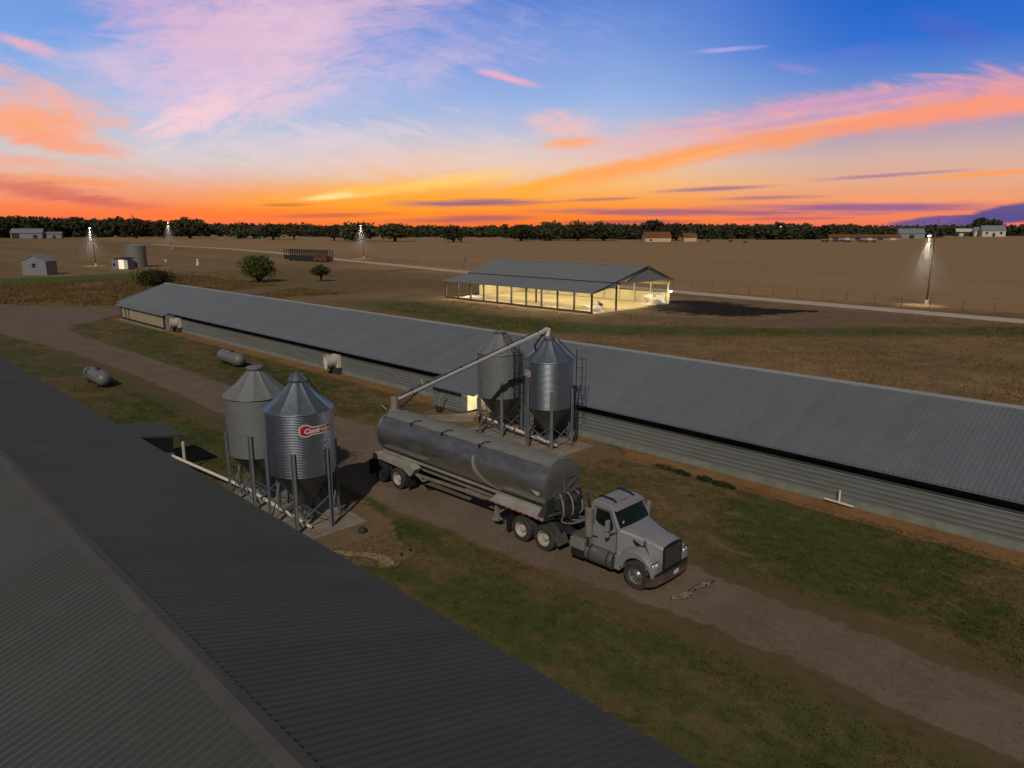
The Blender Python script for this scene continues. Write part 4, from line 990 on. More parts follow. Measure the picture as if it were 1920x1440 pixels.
# loading auger
base = Vector((0.05, 0, 3.3)); elbow = Vector((.02, .05, 3.86)); tip = Vector((2.07, 9.1, 6.72)); dirv = (tip - elbow).normalized()
mb = MB().lathe([(.26, 0), (.26, .12), (.2, .14), (.2, .35)], 20, 'z', (base.x, base.y, base.z)); mb.tube(base + Vector((0, 0, .2)), elbow + Vector((0, 0, .08)), .17, 16)
mb.lathe([(.02, -.2), (.19, -.18), (.22, 0), (.19, .18), (.02, .2)], 16, 'z', tuple(elbow)); bt = mb.build('auger_turret', m_trim, TR, smooth=40)
mid = elbow + dirv * 6.6
mb = MB(); mb.tube(elbow, mid, .125, 18); mb.tube(mid - dirv * .1, tip, .145, 18)
mb.tube(mid - dirv * .12, mid - dirv * .02, .18, 16); mb.tube(mid - dirv * .75, mid - dirv * .45, .15, 16)
am = mb.build('auger_tube', M('pale_auger_tube', (.56, .57, .58), .42, .35, .08, 1.5), TR, smooth=40)
up = Vector((0, 0, 1)); sdv = dirv.cross(up).normalized(); nup = sdv.cross(dirv)
mb = MB()
for s in (-1, 1): mb.beam(elbow + sdv * .1 * s + nup * .17, elbow + dirv * 3.2 + sdv * .1 * s + nup * .15, .03, .03)
for i in range(14): mb.beam(elbow + dirv * (.1 + i * .22) + sdv * .1 + nup * .17, elbow + dirv * (.3 + i * .22) - sdv * .1 + nup * .17, .025, .02)
for i in range(0, 14, 2): mb.box(*(lambda q: (q.x - .04, q.x + .04, q.y - .04, q.y + .04, q.z - .02, q.z + .06))(elbow + dirv * (.2 + i * .22) + nup * .18))
mb.build('auger_lattice', m_alum, am)
mb = MB().tube(elbow + dirv * .3 + nup * .13 + sdv * .1, tip - dirv * .3 + nup * .19 + sdv * .06, .022, 6)
for i in range(9): q = elbow + dirv * (1.0 + i); mb.beam(q + nup * .10 + sdv * .09, q + nup * .20 + sdv * .09, .05, .04)
mb.build('auger_line', m_steel_dk, am)
mb = MB().tube(elbow - nup * .5 + dirv * .12, elbow + dirv * 1.35 - nup * .1, .045, 10); mb.tube(elbow + dirv * .6 - nup * .32, elbow + dirv * 1.4 - nup * .1, .03, 8); mb.build('lift_ram', m_black_p, am)
mb = MB(); mb.tube(elbow + dirv * 1.7 + nup * .1, elbow + dirv * 1.7 + nup * .42, .02, 6); mb.build('marker_stub', m_white, am)
mb = MB().lathe([(.16, 0), (.17, -.1), (.13, -.42), (.15, -.62)], 18, 'z', (tip.x, tip.y + .03, tip.z + .05), True, False); mb.lathe([(.02, .1), (.12, .08), (.155, 0)], 16, 'z', (tip.x, tip.y, tip.z - .03)); mb.build('spout', m_pipe, am, smooth=40)
pts = [tip - dirv * .25 - nup * .15, tip - dirv * .75 - nup * .32 + sdv * .05, tip - dirv * 1.05 - nup * .58, tip - dirv * 1.05 - nup * .8]
MB().path(catmull([tuple(p) for p in pts], 5), .06, 8).build('control_hose', m_black_p, am, smooth=60)

# ------------------------------------------------------------------ propane tanks
def propane(label, loc, band):
    t = thing('propane_tank', label, 'tank', loc, 0, 'propane tanks on the lawn')
    L, r = 4.4, .56; prof = []
    for i in range(9): a = PI / 2 * i / 8; prof.append((max(.01, r * math.sin(a)), -L / 2 + r - r * math.cos(a)))
    for i in range(9): a = PI / 2 * (1 - i / 8); prof.append((max(.01, r * math.sin(a)), L / 2 - r + r * math.cos(a)))
    MB().lathe(prof, 32, 'x', (0, 0, .68)).build('tank_shell', m_prop, t, smooth=40)
    for x in (-1.2, 1.2):
        MB().box(x - .1, x + .1, -.40, .40, 0, .36).build('saddle', m_steel_dk, t, bevel=.02)
    mb = MB().lathe([(.14, 0), (.16, .02), (.16, .14), (.12, .2), (.02, .22)], 16, 'z', (.35, 0, 1.22)); mb.build('valve_hood', m_steel_dk, t, smooth=40)
    mb = MB()
    for x in (-.9, 1.0): mb.tube((x, -.06, 1.22), (x, .06, 1.22), .05, 6)
    mb.build('lifting_lug', m_prop, t)
    if band: MB().lathe([(r + .004, 0), (r + .012, .01), (r + .012, .2), (r + .004, .21)], 32, 'x', (-1.0, 0, .82), False, False).build('black_band', m_black_p, t, smooth=40)
    return t
propane('grey propane tank with a black band on the lawn by the near roof', (-62.6, 16.0, 0), True)
propane('grey propane tank without band on the lawn beyond the drive', (-63.0, 27.1, 0), False)

# ------------------------------------------------------------------ open pole barn
PB = thing('pole_barn', 'open sided grey roofed barn lit from inside with warm light', 'barn', (-97.4, 81.3, 0), R(-1.0))
Lb, Yst, Yrg, Ybk = 33.6, 6.0, 12.6, 19.3
m_pb_roof = M('barn_roof', (.235, .255, .265), .55, .2, .06, .3, stretch=(.3, 1, 1))
m_cream = M('cream_panel', (.62, .54, .34), .7, 0, .12, .6)
m_floor = M('straw_floor', (.46, .365, .20), .95, 0, .2, .35, stretch=(.4, 1.6, 1), dirt=(.42, .33, .18))
m_rust = M('rusty_post', (.10, .075, .06), .8, 0, .3, 2)
def slab(mb, x0, x1, ya, za, yb, zb, per=.6):
    ribbed(mb, x0, x1, ya, za, yb, zb, per, .03, .06)
    mb.hexa([(x0, ya, za - .10), (x1, ya, za - .10), (x1, yb, zb - .10), (x0, yb, zb - .10)], [(x0, ya, za - .01), (x1, ya, za - .01), (x1, yb, zb - .01), (x0, yb, zb - .01)])
mb = MB(); slab(mb, -.4, Lb + .5, Yst - .3, 4.20, Yrg, 6.40); mb.build('roof_panel', m_pb_roof, PB, fix=False)
mb = MB(); slab(mb, -.4, Lb + .5, Ybk + .4, 4.00, Yrg, 6.40); mb.build('roof_panel', m_pb_roof, PB, fix=False)
mb = MB(); slab(mb, -.4, Lb + .5, -.6, 3.08, Yst + .1, 4.14); mb.build('lean_to_roof', m_pb_roof, PB, fix=False)
MB().beam((-.45, Yst - .33, 4.13), (Lb + .5, Yst - .33, 4.14), .05, .16).build('step_trim', m_steel_dk, PB)
mb = MB(); mb.beam((Lb + .52, -.6, 3.04), (Lb + .52, Yrg, 6.36), .06, .18); mb.beam((Lb + .52, Ybk + .4, 3.96), (Lb + .52, Yrg, 6.36), .06, .14); mb.build('barge_board', m_steel_dk, PB)
MB().beam((-.4, Yrg, 6.43), (Lb + .5, Yrg, 6.43), .4, .06).build('ridge_cap', m_ridge_far, PB)
MB().prism([(6.6, 4.02), (Ybk + .2, 3.98), (Yrg, 6.22)], 'x', Lb + .2, Lb + .27).build('gable_panel', m_pb_roof, PB)
MB().prism([(6.6, 4.02), (Ybk + .2, 3.98), (Yrg, 6.22)], 'x', -.1, -.03).build('gable_panel', m_pb_roof, PB)
for i in range(11):
    x = .2 + i * (Lb - .4) / 10
    MB().box(x - .11, x + .11, -.11, .11, 0, 3.05).build('column', m_rust, PB)
    if i in (0, 5, 10): MB().box(x - .11, x + .11, Yst - .3 - .11, Yst - .3 + .11, 0, 4.1).build('column', m_rust, PB)
for i in range(11):
    x = .2 + i * (Lb - .4) / 10; MB().box(x - .10, x + .10, Ybk - .1, Ybk + .1, 0, 3.95).build('back_post', m_cream, PB)
MB().box(0, Lb, Ybk + .11, Ybk + .17, .05, 1.85).build('back_panel', m_cream, PB)
MB().box(0, Lb, Ybk + .11, Ybk + .17, 3.15, 3.92).build('header_board', m_cream, PB)
MB().box(-.02, .05, 8, Ybk, .05, 1.85).build('end_panel', m_cream, PB)
MB().box(0, Lb, -.06, .06, .02, .34).build('front_curb', m_rust, PB)
MB().box(-.2, Lb + .2, .1, Ybk, .0, .05).build('barn_floor', m_floor, PB)
mb = MB()
for k in range(3): mb.beam((0, 1.4 + k * 2, 3.10 + .316 * k), (Lb, 1.4 + k * 2, 3.10 + .316 * k), .06, .12)
for k in range(3): mb.beam((0, 7.4 + k * 2, 4.42 + .63 * k), (Lb, 7.4 + k * 2, 4.42 + .63 * k), .06, .12)
mb.build('purlin', m_cream, PB)
for i in range(5):
    x = 3.4 + i * 6.75
    lf = MB().box(x - .6, x + .6, 9.9, 10.1, 4.02, 4.12).build('light_fixture', EM('barn_lamp', (1, .84, .5), 6), PB)
    l = lamp('barn_light', 'AREA', (x, 10.0, 3.98), 300, (1.0, .86, .56), PB, shape='RECTANGLE'); l.data.size = 3.0; l.data.size_y = 5.0
    l3 = lamp('back_fill_light', 'AREA', (x, 16.2, 3.8), 200, (1.0, .86, .56), PB, shape='RECTANGLE'); l3.data.size = 4.0; l3.data.size_y = 2.0  # added fill without a fixture, brightens the back of the floor
    l2 = lamp('lean_to_fill_light', 'AREA', (x, .9, 3.05), 250, (1.0, .88, .62), PB, shape='RECTANGLE'); l2.data.size = 3; l2.data.size_y = 1.0  # added fill without a fixture, spills onto the grass in front
wl = MB().box(Lb + .3, Lb + .5, Ybk - .2, Ybk + .1, 2.0, 2.25).build('added_corner_lamp', EM('added_corner_lamp', (1, .92, .72), 8), PB)  # glowing box added at the back corner as a source for the glow
lamp('corner_glow_light', 'POINT', (Lb + 1.0, Ybk - .6, 1.7), 110, (1, .9, .66), PB, .15)  # added light that makes the pale glow outside the corner
MB().box(-.35, .0, -.3, .3, 0, .2).build('corner_footing', m_conc, PB)
def heap(name, loc, rx, ry, rz, mat, seed, label, cat, lump=.25):
    n, m = 22, 9; v = []; f = []
    for j in range(m + 1):
        for i in range(n):
            a = 2 * PI * i / n; t = j / m; rr_ = math.cos(t * PI / 2) ** .8
            q = Vector((math.cos(a) * rr_, math.sin(a) * rr_, math.sin(t * PI / 2)))
            k = 1 + lump * mnoise.noise(q * 2.2 + Vector((seed, 0, 0)))
            v.append((q.x * rx * k, q.y * ry * k, q.z * rz * k))
    for j in range(m):
        for i in range(n): f.append((j * n + i, j * n + (i + 1) % n, (j + 1) * n + (i + 1) % n, (j + 1) * n + i))
    mb = MB(); mb.v = v; mb.f = f; o = mb.build(name, mat, smooth=50); o.location = loc; return tag(o, label, cat)
m_bag = M('white_sheet', (.55, .51, .42), .85, 0, .2, 1.5)
heap('white_heap', (-65.8, 99.0, .05), 1.9, 1.5, 1.35, m_bag, 3, 'tall white heap inside the back corner of the lit barn', 'heap', .7)
heap('white_heap', (-66.2, 84.3, .05), 1.7, 1.0, 1.15, m_bag, 8, 'low white heap between the two front columns of the lit barn', 'heap', .6)
heap('white_heap', (-92.5, 84.0, .05), 2.6, 1.2, .5, m_bag, 12, 'flat pale heap at the far left end of the lit barn', 'heap', .5)

# ------------------------------------------------------------------ yard lamps with added beam volumes
m_pole = M('lamp_pole_wood', (.075, .065, .055), .8, .1, .25, 2)
m_bulb = EM('lamp_bulb', (1.0, .95, .82), 12)
def beam_mat():
    m = bpy.data.materials.new('beam_scatter'); m.use_nodes = True; t = m.node_tree; t.nodes.clear(); nt = NT(t)
    o = t.nodes.new('ShaderNodeOutputMaterial'); v = t.nodes.new('ShaderNodeVolumePrincipled')
    v.inputs['Color'].default_value = (1, .97, .9, 1); v.inputs['Anisotropy'].default_value = 0
    z = nt.sep(nt.new('ShaderNodeTexCoord').outputs['Generated'])[2]
    nt.link(nt.math('MULTIPLY', nt.math('POWER', z, 1.25), .10), v.inputs['Density'])     # density shaped so the glow brightens towards the lamp
    t.links.new(v.outputs[0], o.inputs['Volume']); return m
m_beam = beam_mat()
def yard_lamp(label, loc, h, power, spread=15, lean=(-.9, -.4)):
    t = thing('yard_lamp', label, 'lamp', loc, 0, 'tall yard lamps')
    d = Vector((lean[0], lean[1], 0)).normalized()
    MB().tube((0, 0, 0), (0, 0, h + .5), .15, 10, .10).build('pole', m_pole, t, smooth=40)
    MB().path([(0, 0, h + .1), tuple(d * .35 + Vector((0, 0, h + .35))), tuple(d * .72 + Vector((0, 0, h + .25)))], .04, 7).build('lamp_arm', m_steel_dk, t)
    c = d * .75
    hd_ = MB().lathe([(.05, .28), (.16, .22), (.24, .05), (.25, 0)], 16, 'z', (c.x, c.y, h), True, False).build('lamp_head', m_alum, t, smooth=40)
    MB().lathe([(.02, -.2), (.18, -.14), (.24, .0), (.2, .04)], 14, 'z', (c.x, c.y, h)).build('bulb', m_bulb, hd_, smooth=60)
    mb = MB().box(-.22, .22, -.2, .2, 0, .9); mb.build('meter_box', m_white, t, bevel=.03)
    l = lamp('lamp_light', 'SPOT', (c.x, c.y, h - .2), power, (1.0, .93, .74), t, .1, spot_size=R(spread * 2 + 16), spot_blend=1.0)
    # scattering volume added to show the beam as a glowing cone
    tn = math.tan(R(spread + 13)); prof = [(.42, h - .02), (.45 + tn * h * .35, h * .65), (.45 + tn * h * .62, h * .38), (.2 + tn * h * .8, h * .15)]
    b = MB().lathe(prof, 24, 'z', (loc[0] + c.x, loc[1] + c.y, loc[2])).build('beam_volume', m_beam)
    struct(b, None, None, 'stuff')
    return t
yard_lamp('tall yard lamp at the right beside the gravel road', (-33.1, 127.4, 0), 11.0, 6500)
yard_lamp('yard lamp between the small grey shed and the round tank', (-257.6, 69.6, 0), 12.0, 8500, 13)
yard_lamp('yard lamp farthest away, in front of the tree line on the left', (-430, 156, 0), 14.6, 12000, 11)
yard_lamp('yard lamp standing before the big oak beyond the wagon', (-243.3, 161.3, 0), 12.9, 9500, 14)

# ------------------------------------------------------------------ small buildings on the left
m_shed = M('grey_shed_siding', (.24, .255, .285), .6, .1, .08, 1.5)
m_shed_roof = M('shed_roof', (.27, .30, .33), .5, .2, .08, 1)
sh = thing('shed', 'small grey gabled shed with a dark window at the far left', 'shed', (-221.5, 46.5, 0), R(43)); sh.scale = (.9, .9, .9)
# local: x across the long wall facing the viewer, y depth
MB().box(-3.6, 3.6, -2.4, 2.4, .25, 4.0).build('wall', m_shed, sh)
MB().box(-3.7, 3.7, -2.5, 2.5, 0, .26).build('footing', m_conc, sh)
MB().prism([(-3.6, 4.0), (3.6, 4.0), (0, 5.6)], 'y', -2.38, 2.38).build('gable', m_shed, sh)
for s in (-1, 1):
    MB().hexa([(0, -2.6, 5.66), (s * 4.0, -2.6, 3.9), (s * 4.0, 2.6, 3.9), (0, 2.6, 5.66)], [(0, -2.6, 5.78), (s * 4.0, -2.6, 4.02), (s * 4.0, 2.6, 4.02), (0, 2.6, 5.78)]).build('roof_panel', m_shed_roof, sh)
wn = MB().box(-.55, .55, -2.44, -2.41, 2.2, 3.3).build('window', m_glass, sh)
MB().box(-.6, .6, -2.47, -2.44, 2.7, 2.78).build('window_bar', m_shed, wn)
MB().box(-3.64, -3.61, -.5, .5, .3, 2.5).build('door', m_shed_roof, sh)
tag(MB().lathe([(.2, 0), (.25, .1), (.22, .9), (.1, 1.1)], 12).build('white_drum', m_white, smooth=40), 'small white drum at the left side of the grey shed', 'drum').location = (-229, 44.2, 0)
pt = thing('water_tank', 'round grey green storage tank behind the small lit cabin', 'tank', (-241.5, 76.8, 0))
m_tankc = M('tank_green_grey', (.21, .225, .205), .6, .1, .08, .8)
MB().lathe([(2.95, 0), (2.95, 6.4), (3.0, 6.4), (3.0, 6.55), (2.95, 6.56)], 40).build('tank_wall', m_tankc, pt, smooth=40)
MB().lathe([(3.02, 6.57), (.3, 7.15), (.3, 7.3), (.02, 7.32)], 40).build('tank_roof', m_shed_roof, pt, smooth=30)
MB().box(2.7, 3.3, -1.8, -1.4, 0, 2.0).build('pump_cabinet', m_steel_dk, pt)
cb = thing('cabin', 'tiny cabin with a lit cream doorway in front of the round tank', 'cabin', (-231.6, 70.3, 0), R(40))
MB().box(-1.9, 1.9, -1.5, 1.5, .05, 3.0).build('wall', m_shed, cb)
MB().hexa([(-2.1, -1.7, 3.0), (2.1, -1.7, 3.0), (2.1, 1.7, 3.3), (-2.1, 1.7, 3.3)], [(-2.1, -1.7, 3.2), (2.1, -1.7, 3.2), (2.1, 1.7, 3.5), (-2.1, 1.7, 3.5)]).build('roof', m_steel_dk, cb)
MB().box(-.95, .75, -1.54, -1.51, .2, 2.85).build('lit_doorway', EM('cabin_glow', (.86, .66, .34), .75), cb)
MB().box(.95, 1.85, -1.55, -1.51, .2, 2.7).build('side_door', m_white, cb)
sb = MB().box(-3.3, -1.95, -1.2, 1.2, .05, 2.7).build('side_store', m_shed, cb)
MB().box(-2.9, -2.3, -1.23, -1.21, .9, 1.8).build('window', m_glass, sb)
tag(MB().lathe([(.35, 0), (.4, .1), (.4, .7), (.1, .9)], 10).build('trough_float', m_white, smooth=40), 'small white marker on the pasture, left of a taller one', 'marker').location = (-271.4, 96.1, 0)
o = MB().lathe([(.5, 0), (.6, .2), (.5, 1.0), (.25, 1.2), (.3, 1.9), (.05, 2.3)], 12).build('well_head', m_white, smooth=40); o.location = (-237.6, 94, 0); tag(o, 'white wellhead standing on the pasture right of the round tank', 'wellhead')

# stake-sided wagon
wg = thing('stake_wagon', 'long dark stake-sided hay wagon with a rusty red end', 'wagon', (-239.5, 134.8, 0), R(6))
m_rred = M('rusty_red', (.15, .055, .035), .8, 0, .25, 1)
for s in (-1, 1):
    MB().box(-13, 5, s * 1.3 - .05, s * 1.3 + .05, .55, 2.0).build('side_board', m_steel_dk, wg)
    MB().box(5.05, 13, s * 1.3 - .06, s * 1.3 + .06, .55, 2.0).build('side_board', m_rred, wg)
    for k in range(19): MB().box(-13 + k * 1.43, -12.82 + k * 1.43, s * 1.3 - .1, s * 1.3 + .1, 1.9, 4.1).build('stake', m_steel_dk, wg)
    for z in (3.4, 4.05): MB().box(-13, 13, s * 1.3 - .06, s * 1.3 + .06, z, z + .16).build('top_rail', m_steel_dk, wg)
MB().box(-13, 13, -1.3, 1.3, .5, .7).build('wagon_bed', m_steel_dk, wg)
for x in (-9, -3, 4, 10):
    for s in (-1, 1): MB().lathe([(.3, -.15), (.5, -.15), (.5, .15), (.3, .15)], 14, 'y', (x, s * 1.2, .5)).build('wheel', m_rubber_dk, wg)

# ------------------------------------------------------------------ trees and bushes
def tree_parts(rx, rz, zb, nblob, per, size, seed, trunk=True, flat=.75):
    """local crown: leaf-sized faces gathered in uneven clumps, plus trunk and limbs"""
    rnd = random.Random(seed); mb = MB(); tb = MB(); blobs = []
    for _ in range(nblob):
        while True:
            p = Vector((rnd.uniform(-1, 1), rnd.uniform(-1, 1), rnd.uniform(-1, 1)))
            if .25 < p.length < 1 and p.z > -.75: break
        blobs.append((Vector((p.x * rx * .78, p.y * rx * .78, zb + rz + p.z * rz * flat)), rx * rnd.uniform(.22, .42)))
    for c, r in blobs:
        for _ in range(per):
            d = Vector((rnd.gauss(0, 1), rnd.gauss(0, 1), rnd.gauss(0, 1))).normalized() * r * rnd.uniform(.45, 1.1); d.z *= .72
            s = size * rnd.uniform(.55, 1.35)
            a = Vector((rnd.gauss(0, 1), rnd.gauss(0, 1), rnd.gauss(0, .7))).normalized(); b = a.cross(Vector((rnd.gauss(0, 1), rnd.gauss(0, 1), rnd.gauss(0, 1)))).normalized()
            q = c + d; mb.poly(q - a * s, q - b * s * .6, q + a * s, q + b * s * .6)
    if trunk:
        tr = rx * .065; tb.tube((0, 0, -.05), (0, 0, zb + rz * .5), tr * 1.4, 8, tr * .8)
        for c, r in blobs[:7]: tb.tube((0, 0, zb * .8), c, tr * .6, 6, tr * .2)
    return mb, tb
def tree(name, label, cat, loc, rx, rz, zb, nblob, per, size, seed, leaf, group=None, flat=.75):
    t = thing(name, label, cat, loc, 0, group)
    mb, tb = tree_parts(rx, rz, zb, nblob, per, size, seed, True, flat)
    tb.build('trunk', m_bark, t); mb.build('crown', leaf, t, fix=False); return t
tree('bush', 'large round green bush beyond the left end of the long house', 'bush', (-156, 75, 0), 4.6, 3.2, .1, 60, 110, .22, 1, m_leaf_bush)
tree('small_tree', 'small pale green tree beside the dirt track', 'tree', (-147.5, 86, 0), 2.3, 1.5, .9, 34, 70, .16, 2, m_leaf_pale)
tree('bush', 'dark low brush just behind the left gable of the long house', 'bush', (-162, 54.5, 0), 5.0, 1.7, 0, 46, 90, .2, 3, m_leaf_brown)
def az_pt(px_, D):      # point at depth D on the bearing the photo shows at column px_
    a = R(YAW) - math.atan((px_ - 960) / F_PX / 1.0243 * 1.0); return Vector((math.cos(a) * D, math.sin(a) * D))
OAK = [  # px-derived ground spots: x, y, crown radius, crown half height, trunk height, label
 (-655, 333, 15, 8.5, 3.5, 'dark spreading oak with a clear trunk, right of the lamp-lit pasture on the left'),
 (-668, 362, 9, 6.5, 3.5, 'thinner grey oak just right of the dark spreading oak'),
 (-572, 349, 10, 7, 4, 'oak with a forked pale trunk left of the biggest round oak'),
 (-541, 353, 19, 10.5, 1.0, 'biggest round oak in the field, left of the lamp before it'),
 (-512, 372, 16, 8, 4, 'flat topped oak on two trunks right of the biggest round oak'),
 (-458, 392, 13, 7.5, 2.5, 'lone rounded oak in the field behind the lit barn'),
 (-860, 276, 17, 12, 3, 'oak crown beside the far left shed at the tree line'),
 (-835, 296, 14, 10.5, 2, 'oak third from the left before the tree line'),
 (-818, 318, 20, 13, 3, 'broad dark oak left of the farthest yard lamp'),
 (-765, 350, 18, 9, 1, 'wide low oak right of the farthest yard lamp'),
 (-742, 355, 11, 7, 2, 'small oak touching the wide low oak near the farthest lamp'),
 (-448, 462, 13, 9, 2.5, 'first oak of the grove behind the lit barn'),
 (-438, 490, 15, 11, 2, 'second oak of the grove behind the lit barn'),
 (-418, 505, 15, 10.5, 3, 'third oak of the grove, with a forked foot'),
 (-402, 522, 15, 11, 2, 'fourth oak of the grove, left of the pale gap'),
 (-376, 560, 17, 12, 1.5, 'dark oak of the grove right of the pale gap'),
 (-360, 575, 15, 11, 1.5, 'oak nearest the rusty roofed barn'),
 (*az_pt(1848, 1170)[:2], 21, 10, 7, 'tall broad oak rising behind the white farmhouse'),
]
for i, (x, y, rx, rz, zb, lab) in enumerate(OAK):
    k = .85 if i == 17 else (.80 if x < -740 else .70)
    tree('oak_tree', lab, 'tree', (x, y, 0), rx, rz * k, zb * k, 52, 44, rx * .085, 100 + i, m_leaf_oak, 'oaks in the far field')
def wood(name, spots, leaf, seed, label):
    rnd = random.Random(seed); mb = MB()
    for x, y, rx, h in spots:
        nb = 15
        for b in range(nb):
            c = Vector((x + rnd.uniform(-.7, .7) * rx, y + rnd.uniform(-.7, .7) * rx, h * rnd.uniform(.08, .80))); r = rx * rnd.uniform(.32, .55)
            for _ in range(17):
                d = Vector((rnd.gauss(0, 1), rnd.gauss(0, 1), rnd.gauss(0, 1))).normalized() * r * rnd.uniform(.4, 1.1); d.z *= .8
                s = rx * .24 * rnd.uniform(.6, 1.3)
                a = Vector((rnd.gauss(0, 1), rnd.gauss(0, 1), rnd.gauss(0, .7))).normalized(); e = a.cross(Vector((rnd.gauss(0, 1), rnd.gauss(0, 1), rnd.gauss(0, 1)))).normalized()
                q = c + d; q.z = max(q.z, .3); mb.poly(q - a * s, q - e * s * .7, q + a * s, q + e * s * .7)
    o = mb.build(name, leaf, fix=False); struct(o, label, 'wood', 'stuff'); return o
def skyline(px_):       # how far tree tops stand above the eye line, in photo pixels
    t = [(-100, 20), (0, 18), (60, 19), (140, 17), (220, 16), (330, 11), (420, 7), (520, 5), (620, 4), (800, 2), (960, 1), (1100, 5), (1160, 8), (1230, 3), (1330, 6), (1460, 6), (1520, 3), (1560, 4), (1700, 2), (1800, 3), (2050, 4)]
    for (a, b), (c, d) in zip(t[:-1], t[1:]):
        if a <= px_ <= c: return b + (d - b) * (px_ - a) / (c - a)
    return 4
rnd = random.Random(21); sp1 = []; sp2 = []
x = -120
while x < 2050:
    D = 1320 + rnd.uniform(-60, 120); p = az_pt(x, D); top = CAM_H + (skyline(x) + rnd.uniform(-5, 1.5)) / F_PX * D; rx = rnd.uniform(8, 14)
    sp1.append((p.x, p.y, rx, max(9, top))); x += rnd.uniform(3, 6)
for seg in ((-120, 330, 1030, 1.0), (330, 520, 1040, .8), (570, 730, 960, .7), (770, 960, 900, .75), (960, 1215, 760, .9), (1290, 1560, 800, 1.0), (1560, 1760, 980, .7), (1760, 2050, 1260, .9)):
    x = seg[0]
    while x < seg[1]:
        D = seg[2] + rnd.uniform(-40, 60); p = az_pt(x, D); top = CAM_H + (skyline(x) - rnd.uniform(0, 12) * 1) / F_PX * D * 1.0; rx = rnd.uniform(6, 11)
        sp2.append((p.x, p.y, rx, max(6, top) * seg[3])); x += rnd.uniform(5, 10) * (1.9 if 330 < x < 960 else 1.0)
wood('far_woodland', sp1, m_leaf_far, 31, 'unbroken dark wood along the horizon')
wood('near_woodland', sp2, m_leaf_oak, 32, 'ragged belt of oaks and brush before the horizon wood')

# tall grass in the left field, lawn tufts close by
def tufts(name, n, fn, hgt, wdt, seed, mat, label, blades=4):
    rnd = random.Random(seed); mb = MB(); k = 0
    while k < n:
        p = fn(rnd)
        if p is None: continue
        k += 1; x, y, s = p
        for _ in range(blades):
            a = rnd.uniform(0, 2 * PI); h = hgt * s * rnd.uniform(.6, 1.3); dx, dy = math.cos(a), math.sin(a); ox, oy = rnd.gauss(0, wdt * 2), rnd.gauss(0, wdt * 2); b = rnd.uniform(.15, .7) * h
            mb.poly((x + ox - dy * wdt, y + oy + dx * wdt, 0), (x + ox + dy * wdt, y + oy - dx * wdt, 0), (x + ox + dx * b, y + oy + dy * b, h))
    o = mb.build(name, mat, fix=False); struct(o, label, 'grass', 'stuff')
def tall_fn(rnd):
    x = rnd.uniform(-190, -117); y = rnd.uniform(16, 74)
    if (x > -128 and y < 35 + 1.5 * math.sin(x * .5)) or (y < 34 - (-128 - x) * .95 + 2 * math.sin(x * .3)): return None
    q = mnoise.noise(Vector((x * .12, y * .12, 0)))
    if q < rnd.uniform(-.6, .3): return None
    if abs(x - (-135 - (y - 64) * .5)) < 5: return None
    return x, y, .7 + .6 * max(0, q + .3)
tufts('tall_grass', 15000, tall_fn, .24, .09, 3, m_straw, 'tall dry golden grass left of the long house')
m_lawn = ground_mat('lawn_blades')
def lawn_fn(rnd):
    x = 8 - 72 * rnd.random() ** 1.5; y = rnd.uniform(12.0, 31)
    if 17.6 < y < 22.4 and not (rnd.random() < .03): return None
    if x < -20 and 17.0 < y < 24.5: return None
    if -33 < x < -23 and (y < 16.6 or y > 26.5): return None
    if mnoise.noise(Vector((x * .25, y * .25, 4))) < rnd.uniform(-.5, .25): return None
    return x, y, .6 + .8 * rnd.random()
tufts('lawn_grass', 52000, lawn_fn, .055, .018, 4, m_lawn, 'short mown lawn grass beside the drive', 3)
def scrub_fn(rnd):
    x = rnd.uniform(-95, 0); y = rnd.uniform(46, 112)
    if -99 < x < -61 and 79 < y < 104: return None
    if -72 < x < -30 and 84 < y < 114: return None
    if mnoise.noise(Vector((x * .1, y * .1, 9))) < rnd.uniform(-.4, .4): return None
    return x, y, .5 + .9 * rnd.random()
tufts('scrub_grass', 24000, scrub_fn, .13, .05, 6, m_lawn, 'rough scrub grass behind the long house', 3)

# ------------------------------------------------------------------ fence behind the gravel road
fn = thing('wire_fence', 'thin post and wire fence along the far side of the gravel road', 'fence', (0, 0, 0))
fp = catmull([(-300, 172), (-252, 160), (-187, 147.7), (-110, 134.5), (-72, 129.0), (-41, 126.0), (-19, 123.5), (10, 121)], 40)
acc = 0; posts = [fp[0]]
for a, b in zip(fp[:-1], fp[1:]):
    acc += math.hypot(b[0] - a[0], b[1] - a[1])
    if acc > 4.2: posts.append(b); acc = 0
for x, y in posts[:80]: MB().tube((x, y, 0), (x + .03, y, 1.45), .055, 6).build('post', m_wood, fn)
for z in (.5, .9, 1.3):
    mb = MB()
    for a, b in zip(posts[:-1], posts[1:]): mb.tube((a[0], a[1], z), (b[0], b[1], z), .012, 4, caps=False)
    mb.build('wire', m_steel_dk, fn)
# small lone things in the tan field
for x, y, lab in ((-190, 168, 'lone dark post in the tan field left of the lit barn'),):
    tag(MB().tube((0, 0, 0), (0, 0, 2.2), .2, 8).build('field_post', m_wood), lab, 'post').location = (x, y, 0)

